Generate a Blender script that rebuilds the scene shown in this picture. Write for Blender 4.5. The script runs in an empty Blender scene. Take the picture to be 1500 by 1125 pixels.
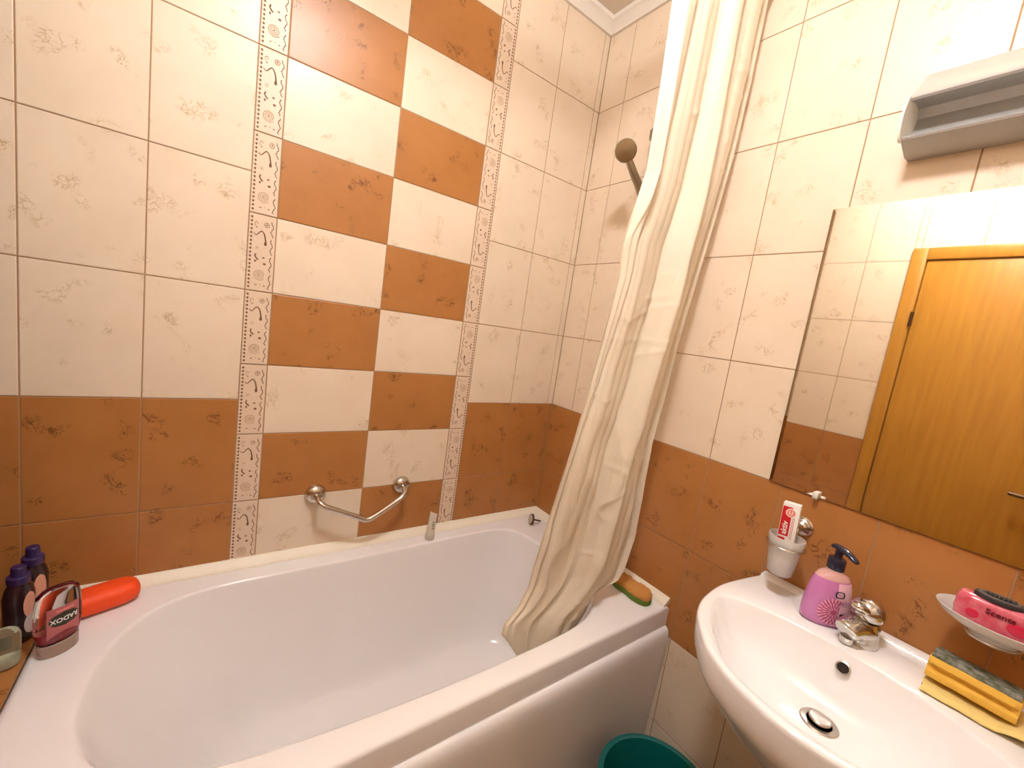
import bpy, bmesh, math, random
from mathutils import Vector, Matrix, noise

PI = math.pi
random.seed(7)
S = bpy.context.scene
COL = S.collection
FLOOR = 1.10          # heights below are measured from the top of the brown tiles, 1.10 m above the floor

# ------------------------------------------------------------------ camera, world, exposure
cam_data = bpy.data.cameras.new('camera')
cam = bpy.data.objects.new('camera', cam_data)
COL.objects.link(cam)
R = ((0.8062405688, -0.5738568030, 0.1437515732),
     (0.0392939640, -0.1905097662, -0.9808985746),
     (0.5902813986, 0.7964887938, -0.1310475938))
M4 = Matrix.Identity(4)
for i in range(3):
    M4[i][0] = R[0][i]
    M4[i][1] = -R[1][i]
    M4[i][2] = -R[2][i]
M4.translation = Vector((-1.2204189, -1.3306339, 0.2991364 + FLOOR))
cam.matrix_world = M4
cam_data.sensor_width = 36.0
cam_data.lens = 604.8622 * 36.0 / 1500.0
cam_data.clip_start = 0.01
S.camera = cam
W = bpy.data.worlds.new('world')
S.world = W
W.use_nodes = True
W.node_tree.nodes['Background'].inputs[0].default_value = (1.0, 0.9, 0.8, 1)
W.node_tree.nodes['Background'].inputs[1].default_value = 0.05
S.view_settings.view_transform = 'Standard'
S.view_settings.look = 'None'
S.view_settings.exposure = 2.78
S.view_settings.gamma = 1.0
S.view_settings.use_curve_mapping = False
LAMP_POS = (-0.98, -1.03)
LAMP_STRENGTH = 24.0
LAMP_COLOR = (0.95, 0.96, 1.0)


# ------------------------------------------------------------------ materials
def srgb(r, g, b):
    f = lambda c: (c / 255 / 12.92) if c / 255 <= 0.04045 else ((c / 255 + 0.055) / 1.055) ** 2.4
    return (f(r), f(g), f(b), 1.0)


def lin(r, g, b):
    return (r, g, b, 1.0)


def mat(name, color, rough=0.5, metal=0.0, spec=0.5, coat=0.0, trans=0.0, emit=None, es=0.0, ior=1.45, alpha=1.0, bump=None, sss=0.0):
    m = bpy.data.materials.new(name)
    m.use_nodes = True
    nt = m.node_tree
    b = nt.nodes['Principled BSDF']
    b.inputs['Base Color'].default_value = color
    b.inputs['Roughness'].default_value = rough
    b.inputs['Metallic'].default_value = metal
    b.inputs['Specular IOR Level'].default_value = spec
    b.inputs['Coat Weight'].default_value = coat
    b.inputs['Coat Roughness'].default_value = 0.08
    b.inputs['Transmission Weight'].default_value = trans
    b.inputs['IOR'].default_value = ior
    b.inputs['Alpha'].default_value = alpha
    if emit:
        b.inputs['Emission Color'].default_value = emit
        b.inputs['Emission Strength'].default_value = es
    if bump:
        sc, st, det = bump
        tc = nt.nodes.new('ShaderNodeTexCoord')
        n = nt.nodes.new('ShaderNodeTexNoise')
        n.inputs['Scale'].default_value = sc
        n.inputs['Detail'].default_value = det
        bp = nt.nodes.new('ShaderNodeBump')
        bp.inputs['Strength'].default_value = st
        bp.inputs['Distance'].default_value = 0.002
        nt.links.new(tc.outputs['Object'], n.inputs['Vector'])
        nt.links.new(n.outputs['Fac'], bp.inputs['Height'])
        nt.links.new(bp.outputs['Normal'], b.inputs['Normal'])
    return m


def noise_color(m, c1, c2, scale, detail=4.0, lo=0.35, hi=0.65, stretch=None):
    nt = m.node_tree
    b = nt.nodes['Principled BSDF']
    tc = nt.nodes.new('ShaderNodeTexCoord')
    n = nt.nodes.new('ShaderNodeTexNoise')
    n.inputs['Scale'].default_value = scale
    n.inputs['Detail'].default_value = detail
    src = tc.outputs['Object']
    if stretch:
        mp = nt.nodes.new('ShaderNodeMapping')
        mp.inputs['Scale'].default_value = stretch
        nt.links.new(src, mp.inputs['Vector'])
        src = mp.outputs['Vector']
    nt.links.new(src, n.inputs['Vector'])
    cr = nt.nodes.new('ShaderNodeValToRGB')
    cr.color_ramp.elements[0].position = lo
    cr.color_ramp.elements[1].position = hi
    cr.color_ramp.elements[0].color = c1
    cr.color_ramp.elements[1].color = c2
    nt.links.new(n.outputs['Fac'], cr.inputs['Fac'])
    nt.links.new(cr.outputs['Color'], b.inputs['Base Color'])
    return m


def tile_mat(name, base, base2, vein, rough, amount):
    """Glazed tile: soft cloudy tone with a few scattered clusters of fine crackle veins."""
    m = mat(name, base, rough, spec=0.5)
    nt = m.node_tree
    N, L = nt.nodes, nt.links
    b = N['Principled BSDF']
    uv = N.new('ShaderNodeUVMap')

    def nz(scale, det, rgh=0.5, dist=0.0):
        n = N.new('ShaderNodeTexNoise')
        n.inputs['Scale'].default_value = scale
        n.inputs['Detail'].default_value = det
        n.inputs['Roughness'].default_value = rgh
        n.inputs['Distortion'].default_value = dist
        L.new(uv.outputs['UV'], n.inputs['Vector'])
        return n

    def math_(op, a, bb=None, c=None):
        n = N.new('ShaderNodeMath')
        n.operation = op
        for i, v in enumerate((a, bb, c)):
            if v is None:
                continue
            if isinstance(v, (int, float)):
                n.inputs[i].default_value = v
            else:
                L.new(v, n.inputs[i])
        return n.outputs[0]

    def ramp(v, lo, hi, a=0.0, bb=1.0):
        n = N.new('ShaderNodeMapRange')
        n.inputs['From Min'].default_value = lo
        n.inputs['From Max'].default_value = hi
        n.inputs['To Min'].default_value = a
        n.inputs['To Max'].default_value = bb
        n.interpolation_type = 'SMOOTHSTEP'
        L.new(v, n.inputs['Value'])
        return n.outputs[0]
    line = ramp(math_('ABSOLUTE', math_('SUBTRACT', nz(48, 4, 0.6, 0.9).outputs['Fac'], 0.5)), 0.0, 0.035, 1.0, 0.0)
    clus = ramp(nz(15, 1.0).outputs['Fac'], 0.575, 0.70)
    blot = ramp(nz(34, 3, 0.6).outputs['Fac'], 0.48, 0.7)
    soft = math_('MULTIPLY', math_('MULTIPLY', clus, blot), 0.35)
    fac = math_('MULTIPLY', math_('ADD', math_('MULTIPLY', line, clus), soft), amount)
    cloud = ramp(nz(7, 5, 0.6).outputs['Fac'], 0.3, 0.7)
    mx0 = N.new('ShaderNodeMix')
    mx0.data_type = 'RGBA'
    mx0.inputs[6].default_value = base
    mx0.inputs[7].default_value = base2
    L.new(cloud, mx0.inputs[0])
    mx = N.new('ShaderNodeMix')
    mx.data_type = 'RGBA'
    mx.inputs[7].default_value = vein
    L.new(fac, mx.inputs[0])
    L.new(mx0.outputs[2], mx.inputs[6])
    L.new(mx.outputs[2], b.inputs['Base Color'])
    bp = N.new('ShaderNodeBump')
    bp.inputs['Strength'].default_value = 0.25
    bp.inputs['Distance'].default_value = 0.0012
    L.new(nz(30, 3).outputs['Fac'], bp.inputs['Height'])
    L.new(bp.outputs['Normal'], b.inputs['Normal'])
    return m


CREAM = tile_mat('cream_tile', lin(.80, .665, .51), lin(.765, .625, .47), lin(.48, .32, .15), 0.36, 0.75)
BROWN = tile_mat('brown_tile', lin(.455, .193, .054), lin(.41, .167, .043), lin(.13, .045, .010), 0.36, 1.0)
DECOR = mat('decor_tile', lin(.74, .58, .43), 0.42, bump=(160, 0.35, 3))
DECOR_LIGHT = mat('decor_relief', lin(.60, .43, .29), 0.35)
DECOR_DARK = mat('decor_bronze', lin(.20, .095, .04), 0.4, spec=0.6)
GROUT = mat('grout', lin(.40, .24, .13), 0.9, bump=(300, 0.3, 2))
CEIL = mat('ceiling_paint', lin(.80, .72, .62), 0.9, bump=(80, 0.1, 3))
CORNICE = mat('cornice_white', lin(.86, .80, .72), 0.6)
FLOORM = tile_mat('floor_tile', lin(.38, .27, .17), lin(.34, .24, .15), lin(.35, .22, .10), 0.35, 0.6)
WHITE = mat('white_acrylic', lin(.86, .825, .81), 0.16, coat=0.4)
CERAMIC = mat('white_ceramic', lin(.87, .85, .84), 0.1, coat=0.6)
PVC = mat('cream_pvc', lin(.84, .76, .62), 0.45)
CHROME = mat('chrome', lin(.62, .60, .57), 0.14, metal=1.0)
NICKEL = mat('brushed_nickel', lin(.60, .54, .47), 0.24, metal=1.0)
DULLCHROME = mat('dull_chrome', lin(.40, .36, .28), 0.30, metal=1.0)
STEEL = mat('drain_steel', lin(.55, .50, .44), 0.3, metal=1.0)
HOLE_SHADE = mat('hole_shade', lin(.02, .012, .008), 0.8)  # near-black colour standing in for the shade inside drain and overflow
MIRROR = mat('mirror_glass', lin(.90, .86, .78), 0.02, metal=1.0)
MIRROR_EDGE = mat('mirror_edge', lin(.60, .58, .50), 0.12, metal=1.0)
CLIP = mat('clip_plastic', lin(.80, .77, .70), 0.3)
LAMP_GREY_SHADED = mat('lamp_grey_shaded', lin(.50, .49, .47), 0.45, metal=0.55)  # grey trough metal; on the lower strip this grey is painted shade
LAMP_WHITE = mat('lamp_white', lin(.86, .83, .74), 0.35)
LAMP_LIT_TOP = mat('lamp_lit_top', lin(.50, .46, .40), 0.5)  # paler tone paints the light falling on the reflector's upper strip
WOOD = mat('beech_veneer', lin(.50, .24, .03), 0.38)
noise_color(WOOD, lin(.52, .245, .030), lin(.44, .19, .020), 6.0, 5.0, 0.3, 0.7, (8.0, 8.0, 0.6))
HINGE = mat('hinge_bronze', lin(.12, .07, .04), 0.4, metal=1.0)
LAMP_GLOW = mat('lamp_glow', lin(.9, .9, .9), 0.4, emit=(*LAMP_COLOR, 1), es=LAMP_STRENGTH)
TEAL = mat('teal_plastic', lin(.003, .125, .115), 0.28, coat=0.2)
ORANGE = mat('orange_foam', lin(.95, .085, .012), 0.55, bump=(500, 0.15, 2))
FOOT_ORANGE = mat('sponge_orange', lin(.55, .25, .06), 0.95, bump=(240, 0.9, 4))
FOOT_GREEN = mat('sponge_green', lin(.13, .22, .025), 0.85, bump=(400, 0.3, 3))
YELLOW_FOAM = mat('yellow_foam', lin(.80, .47, .07), 0.9, bump=(700, 0.35, 3))
YELLOW_CLOTH = mat('yellow_cloth', lin(.86, .66, .24), 0.95, bump=(900, 0.4, 3))
SCOUR = mat('scour_pad', lin(.15, .15, .10), 0.95, bump=(600, 0.8, 4))
noise_color(SCOUR, lin(.09, .10, .05), lin(.30, .29, .24), 90.0, 4.0)
NAVY = mat('navy_plastic', lin(.008, .010, .035), 0.22, coat=0.4)
PURPLE_SOAP = mat('lilac_soap', lin(.56, .20, .45), 0.2, coat=0.5)
CLEAR = mat('clear_plastic', lin(.95, .95, .93), 0.06, trans=1.0, ior=1.2)
CLEAR_TINT = mat('clear_pink_neck', lin(.80, .46, .42), 0.12, trans=0.2, ior=1.3)
FROST = mat('frosted_glass', lin(.93, .90, .86), 0.45, trans=0.55, ior=1.45)
LABEL_PINK = mat('label_pale_pink', lin(.80, .48, .60), 0.35)
PETAL = mat('petal_pink', lin(.82, .36, .50), 0.4)
PETAL_DARK = mat('petal_dark', lin(.46, .07, .20), 0.4)
BLACK = mat('black_ink', lin(.012, .010, .012), 0.4)
PAPER = mat('white_carton', lin(.84, .80, .76), 0.4)
RED = mat('red_ink', lin(.58, .015, .02), 0.4)
PINK_INK = mat('salmon_ink', lin(.80, .25, .20), 0.4)
GEL = mat('pink_gel', lin(.80, .13, .20), 0.15, coat=0.5, trans=0.15)
noise_color(GEL, lin(.70, .07, .13), lin(.86, .26, .32), 45.0, 3.0, 0.35, 0.7)
GEL_DARK = mat('red_gel', lin(.62, .02, .07), 0.15, coat=0.5)
GREYLID = mat('dark_grey_lid', lin(.035, .028, .03), 0.35)
GREYRIM = mat('grey_lid_rim', lin(.16, .14, .12), 0.35)
DARK_RED = mat('dark_red_ink', lin(.16, .008, .02), 0.4)
DARK_BOTTLE = mat('dark_plum_plastic', lin(.028, .010, .012), 0.25, coat=0.3)
PURPLE_CAP = mat('purple_cap', lin(.035, .016, .085), 0.3)
PEACH = mat('peach_label', lin(.72, .36, .24), 0.4)
GREYLABEL = mat('grey_label', lin(.55, .48, .45), 0.4)
LIQUID_RED = mat('red_liquid', lin(.42, .015, .045), 0.12, coat=0.4)
LABEL_ROSE = mat('rose_label', lin(.50, .13, .13), 0.35)
LABEL_OLIVE = mat('olive_black_label', lin(.035, .032, .015), 0.4)
CURTAIN = mat('curtain_satin', lin(.93, .84, .69), 0.42, spec=0.35)
_nt = CURTAIN.node_tree
_tr = _nt.nodes.new('ShaderNodeBsdfTranslucent')
_tr.inputs[0].default_value = lin(.95, .85, .66)
_mx = _nt.nodes.new('ShaderNodeMixShader')
_mx.inputs[0].default_value = 0.28
_nt.links.new(_nt.nodes['Principled BSDF'].outputs[0], _mx.inputs[1])
_nt.links.new(_tr.outputs[0], _mx.inputs[2])
_nt.links.new(_mx.outputs[0], _nt.nodes['Material Output'].inputs[0])


# ------------------------------------------------------------------ object helpers
BASE = {}


def tag(o, label=None, cat=None, group=None, kind=None):
    if label:
        o['label'] = label
    if cat:
        o['category'] = cat
    if group:
        o['group'] = group
    if kind:
        o['kind'] = kind
    return o


def thing(name, loc, label, cat, rot=None, group=None, kind=None):
    o = bpy.data.objects.new(name, None)
    o.empty_display_size = 0.05
    COL.objects.link(o)
    o.location = (loc[0], loc[1], loc[2] + FLOOR)
    if rot:
        o.rotation_euler = rot
    BASE[o] = Vector(loc)
    return tag(o, label, cat, group, kind)


class MB:
    """Collects shapes, then links them as one mesh object."""

    def __init__(self):
        self.bm = bmesh.new()
        self.mi = 0

    def verts(self, pts):
        return [self.bm.verts.new(p) for p in pts]

    def face(self, vs):
        try:
            f = self.bm.faces.new(vs)
            f.material_index = self.mi
            return f
        except ValueError:
            return None

    def grid(self, rows, closed=False, cap0=False, cap1=False):
        vr = [self.verts(r) for r in rows]
        n = len(vr[0])
        for a, b in zip(vr[:-1], vr[1:]):
            for i in range(n if closed else n - 1):
                j = (i + 1) % n
                self.face((a[i], a[j], b[j], b[i]))
        if cap0:
            self.face(list(reversed(vr[0])))
        if cap1:
            self.face(vr[-1])
        return vr

    def box(self, x0, x1, y0, y1, z0, z1, bev=0.0, seg=2):
        vs = self.verts([(x, y, z) for x in (x0, x1) for y in (y0, y1) for z in (z0, z1)])
        fs = [(0, 1, 3, 2), (4, 6, 7, 5), (0, 4, 5, 1), (2, 3, 7, 6), (0, 2, 6, 4), (1, 5, 7, 3)]
        faces = [self.face([vs[i] for i in f]) for f in fs]
        if bev:
            es = list({e for f in faces for e in f.edges})
            r = bmesh.ops.bevel(self.bm, geom=es, offset=bev, segments=seg, profile=0.5, affect='EDGES')
            for f in r['faces']:
                f.material_index = self.mi

    def lathe(self, prof, c=(0, 0, 0), n=32, axis=Vector((0, 0, 1)), sx=1.0, sy=1.0, cap0=True, cap1=True, rot=0.0):
        """prof: (radius, height) along axis."""
        axis = Vector(axis).normalized()
        q = Vector((0, 0, 1)).rotation_difference(axis)
        rows = []
        for r, h in prof:
            row = []
            for i in range(n):
                a = 2 * PI * i / n
                p = Vector((r * sx * math.cos(a), r * sy * math.sin(a), 0))
                p.rotate(Matrix.Rotation(rot, 3, 'Z'))
                p.z = h
                row.append(Vector(c) + q @ p)
            rows.append(row)
        return self.grid(rows, True, cap0, cap1)

    def tube(self, pts, rad, n=10, caps=True, flat=1.0, up=None):
        pts = [Vector(p) for p in pts]
        rads = rad if isinstance(rad, (list, tuple)) else [rad] * len(pts)
        rows = []
        prev = None
        for i, p in enumerate(pts):
            t = (pts[min(i + 1, len(pts) - 1)] - pts[max(i - 1, 0)]).normalized()
            if prev is None:
                a = Vector(up) if up else (Vector((0, 0, 1)) if abs(t.z) < 0.9 else Vector((1, 0, 0)))
                u = (a - a.dot(t) * t).normalized()
            else:
                u = (prev - prev.dot(t) * t).normalized()
            prev = u
            w = t.cross(u)
            rows.append([p + rads[i] * (math.cos(2 * PI * k / n) * u * flat + math.sin(2 * PI * k / n) * w) for k in range(n)])
        return self.grid(rows, True, caps, caps)

    def prism(self, poly, fn):
        """poly: 2D outline; fn(p, end) -> 3D point for end 0 and 1."""
        a = [fn(p, 0) for p in poly]
        b = [fn(p, 1) for p in poly]
        self.grid([a, b], True, True, True)

    def finish(self, name, mats, parent=None, base=None, smooth=30, local=False, recalc=True, uv=None):
        if recalc:
            bmesh.ops.recalc_face_normals(self.bm, faces=self.bm.faces)
        b = Vector((0, 0, 0))
        if parent is not None:
            r = parent
            while r.parent:
                r = r.parent
            if not local:
                b = BASE[r]
        elif base is not None:
            b = Vector(base)
        if b.length:
            bmesh.ops.translate(self.bm, verts=self.bm.verts, vec=-b)
        me = bpy.data.meshes.new(name)
        self.bm.to_mesh(me)
        self.bm.free()
        for m in (mats if isinstance(mats, (list, tuple)) else [mats]):
            me.materials.append(m)
        if smooth:
            for p in me.polygons:
                p.use_smooth = True
            me.set_sharp_from_angle(angle=math.radians(smooth))
        o = bpy.data.objects.new(name, me)
        COL.objects.link(o)
        if parent is not None:
            o.parent = parent
        else:
            o.location = (b.x, b.y, b.z + FLOOR)
            BASE[o] = b
        return o


def subsurf(o, lv=2):
    m = o.modifiers.new('smooth', 'SUBSURF')
    m.levels = lv
    m.render_levels = lv
    return o


def catmull(pts, per=8, closed=False):
    pts = [Vector(p) for p in pts]
    n = len(pts)
    out = []
    rng = range(n if closed else n - 1)
    for i in rng:
        if closed:
            p0, p1, p2, p3 = pts[(i - 1) % n], pts[i], pts[(i + 1) % n], pts[(i + 2) % n]
        else:
            p0, p1, p2, p3 = pts[max(i - 1, 0)], pts[i], pts[i + 1], pts[min(i + 2, n - 1)]
        for k in range(per):
            t = k / per
            out.append(0.5 * ((2 * p1) + (p2 - p0) * t + (2 * p0 - 5 * p1 + 4 * p2 - p3) * t * t + (3 * p1 - p0 - 3 * p2 + p3) * t ** 3))
    if not closed:
        out.append(pts[-1])
    return out


def radial(poly, c, angs):
    """Distance from c to a closed star-shaped polyline in each direction."""
    out = []
    n = len(poly)
    for a in angs:
        d = Vector((math.cos(a), math.sin(a)))
        best = 0
        for i in range(n):
            p, q = poly[i], poly[(i + 1) % n]
            ax, ay, bx, by = p[0] - c[0], p[1] - c[1], q[0] - c[0], q[1] - c[1]
            ex, ey = bx - ax, by - ay
            den = d.x * ey - d.y * ex
            if abs(den) < 1e-12:
                continue
            t = (ax * ey - ay * ex) / den
            s = (ax * d.y - ay * d.x) / den
            if t > 0 and -1e-9 <= s <= 1 + 1e-9:
                best = max(best, t)
        out.append(best)
    return out


def text_mesh(body, size, extrude=0.0004):
    """Lettering as a list of (verts, faces), centred on the origin in the XY plane."""
    cu = bpy.data.curves.new('lettering', 'FONT')
    cu.body = body
    cu.size = size
    cu.extrude = extrude
    cu.offset = size * 0.02
    cu.align_x = 'CENTER'
    cu.align_y = 'CENTER'
    cu.resolution_u = 3
    o = bpy.data.objects.new('lettering', cu)
    COL.objects.link(o)
    dg = bpy.context.evaluated_depsgraph_get()
    me = bpy.data.meshes.new_from_object(o.evaluated_get(dg))
    vs = [v.co.copy() for v in me.vertices]
    fs = [tuple(p.vertices) for p in me.polygons]
    bpy.data.objects.remove(o)
    bpy.data.curves.remove(cu)
    bpy.data.meshes.remove(me)
    return vs, fs


def add_text(mb, body, size, fn, extrude=0.0004):
    vs, fs = text_mesh(body, size, extrude)
    bv = mb.verts([fn(v) for v in vs])
    for f in fs:
        mb.face([bv[i] for i in f])


def struct(name, mb, mats, **kw):
    o = mb.finish(name, mats, **kw)
    o['kind'] = 'structure'
    return o


# ------------------------------------------------------------------ room shell
XN, YN = -1.80, -0.325            # niche at the left end of the bath
XL, YF, ZC = -1.502, -2.05, 1.52     # left wall, wall behind the viewer, ceiling
GAP = 0.0014                          # half a grout joint


def tiled_wall(name, tiles, fn, body):
    """tiles: (a0, a1, z0, z1, material index); fn(a, z, depth) -> 3D point, depth out of the wall."""
    mb = MB()
    uvl = mb.bm.loops.layers.uv.new('UVMap')
    for x0, x1, y0, y1, z0, z1 in body:
        mb.mi = 0
        mb.box(x0, x1, y0, y1, z0, z1)
    for a0, a1, z0, z1, mi in tiles:
        mb.mi = mi
        ox, oy = random.random() * 40, random.random() * 40
        bv, h = 0.0012, 0.0014
        o4 = [(a0 + GAP, z0 + GAP), (a1 - GAP, z0 + GAP), (a1 - GAP, z1 - GAP), (a0 + GAP, z1 - GAP)]
        i4 = [(a0 + GAP + bv, z0 + GAP + bv), (a1 - GAP - bv, z0 + GAP + bv), (a1 - GAP - bv, z1 - GAP - bv), (a0 + GAP + bv, z1 - GAP - bv)]
        lo = mb.verts([fn(a, z, -h) for a, z in o4])
        mid = mb.verts([fn(a, z, -h * 0.35) for a, z in o4])
        hi = mb.verts([fn(a, z, 0) for a, z in i4])
        quads = [(hi, i4)]
        f = mb.face(hi)
        for l, (a, z) in zip(f.loops, i4):
            l[uvl].uv = (a - a0 + ox, z - z0 + oy)
        for k in range(4):
            j = (k + 1) % 4
            for va, vb, pa, pb in ((mid, hi, o4, i4), (lo, mid, o4, o4)):
                f = mb.face((va[k], va[j], vb[j], vb[k]))
                for l, (a, z) in zip(f.loops, (pa[k], pa[j], pb[j], pb[k])):
                    l[uvl].uv = (a - a0 + ox, z - z0 + oy)
    return struct(name, mb, [GROUT, CREAM, BROWN], smooth=0, recalc=True)


ROWS = [-1.1, -0.9, -0.6, -0.3, 0.0, 0.3, 0.6, 0.9, 1.2, 1.5, ZC]


def rowmat(z):
    return 2 if -0.6 - 1e-6 <= z < -1e-6 else 1


H = 0.0014
# long wall behind the bath
tiles = []
for a0, a1 in ((XN, -1.755), (-1.755, -1.555), (-1.555, -1.355), (-1.355, -1.155), (-0.4275, -0.228), (-0.228, -0.028), (-0.028, 0.0)):
    for z0, z1 in zip(ROWS[:-1], ROWS[1:]):
        tiles.append((a0, a1, z0, z1, rowmat(z0)))
zs = [-1.1] + [round(-0.9 + 0.2 * k, 3) for k in range(13)] + [ZC]
for ci, (a0, a1) in enumerate(((-1.0915, -0.7920), (-0.7920, -0.4925))):
    for k, (z0, z1) in enumerate(zip(zs[:-1], zs[1:])):
        tiles.append((a0, a1, z0, z1, 2 - (k + ci) % 2))
tiled_wall('wall_back', tiles, lambda a, z, d: (a, -d, z), [(XN - 0.1, 0.1, H, 0.1, -1.1, ZC + 0.05)])
# wall with the basin
tiles = []
ys = [0.0, -0.125] + [round(-0.125 - 0.2 * k, 3) for k in range(1, 10)] + [YF]
for y1, y0 in zip(ys[:-1], ys[1:]):
    for z0, z1 in zip(ROWS[:-1], ROWS[1:]):
        tiles.append((y0, y1, z0, z1, rowmat(z0)))
tiled_wall('wall_right', tiles, lambda a, z, d: (-d, a, z), [(H, 0.1, YF - 0.1, H, -1.1, ZC + 0.05)])
# wall with the door, seen in the mirror
DY0, DY1, DZ = -0.735, -1.485, 0.955      # outer edges of the door frame
tiles = []
ys = [YN, -0.36, -0.56, DY0, DY1, -1.685, -1.885, YF]
for y1, y0 in zip(ys[:-1], ys[1:]):
    for z0, z1 in zip(ROWS[:-1], ROWS[1:]):
        if y1 <= DY0 + 1e-6 and y0 >= DY1 - 1e-6:
            if z1 <= DZ:
                continue
            z0 = max(z0, DZ)
        if y1 == DY0 and y0 == DY1:
            for yy0, yy1 in ((-0.76, DY0), (-0.96, -0.76), (-1.16, -0.96), (-1.36, -1.16), (DY1, -1.36)):
                tiles.append((yy0, yy1, z0, z1, rowmat(z0)))
            continue
        tiles.append((y0, y1, z0, z1, rowmat(z0)))
tiled_wall('wall_left', tiles, lambda a, z, d: (XL + d, a, z),
           [(XL - 0.1, XL - H, DY0, YN - H, -1.1, ZC + 0.05), (XL - 0.1, XL - H, YF - 0.1, DY1, -1.1, ZC + 0.05),
            (XL - 0.1, XL - H, DY1, DY0, DZ, ZC + 0.05)])
# niche beyond the left end of the bath
tiles = []
for y1, y0 in ((0.0, -0.2), (-0.2, YN)):
    for z0, z1 in zip(ROWS[:-1], ROWS[1:]):
        if z0 >= -0.6:
            tiles.append((y0, y1, max(z0, -0.5), z1, rowmat(z0)))
tiled_wall('wall_niche', tiles, lambda a, z, d: (XN + d, a, z), [(XN - 0.1, XN - H, YN - 0.1, H, -1.1, ZC + 0.05)])
tiles = []
for x0, x1 in ((XN, -1.702), (-1.702, XL)):
    for z0, z1 in zip(ROWS[:-1], ROWS[1:]):
        if z0 >= -0.6:
            tiles.append((x0, x1, max(z0, -0.5), z1, rowmat(z0)))
tiled_wall('wall_return', tiles, lambda a, z, d: (a, YN + d, z), [(XN - H, XL - 0.1, YN - 0.1, YN - H, -1.1, ZC + 0.05)])
# wall behind the viewer
tiles = []
xs = [XL + 0.2 * k for k in range(8)] + [0.0]
for x0, x1 in zip(xs[:-1], xs[1:]):
    for z0, z1 in zip(ROWS[:-1], ROWS[1:]):
        tiles.append((x0, x1, z0, z1, rowmat(z0)))
tiled_wall('wall_front', tiles, lambda a, z, d: (a, YF + d, z), [(XL - 0.1, 0.1, YF - 0.1, YF - H, -1.1, ZC + 0.05)])
mb = MB()
mb.box(XN - 0.1, 0.1, YF - 0.1, 0.1, ZC, ZC + 0.08)
struct('ceiling', mb, CEIL, smooth=0)
mb = MB()
uvl = mb.bm.loops.layers.uv.new('UVMap')
mb.box(XN - 0.1, 0.1, YF - 0.1, 0.1, -1.2, -1.1)
for f in mb.bm.faces:
    for l in f.loops:
        l[uvl].uv = (l.vert.co.x, l.vert.co.y)
struct('floor', mb, FLOORM, smooth=0)

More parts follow.
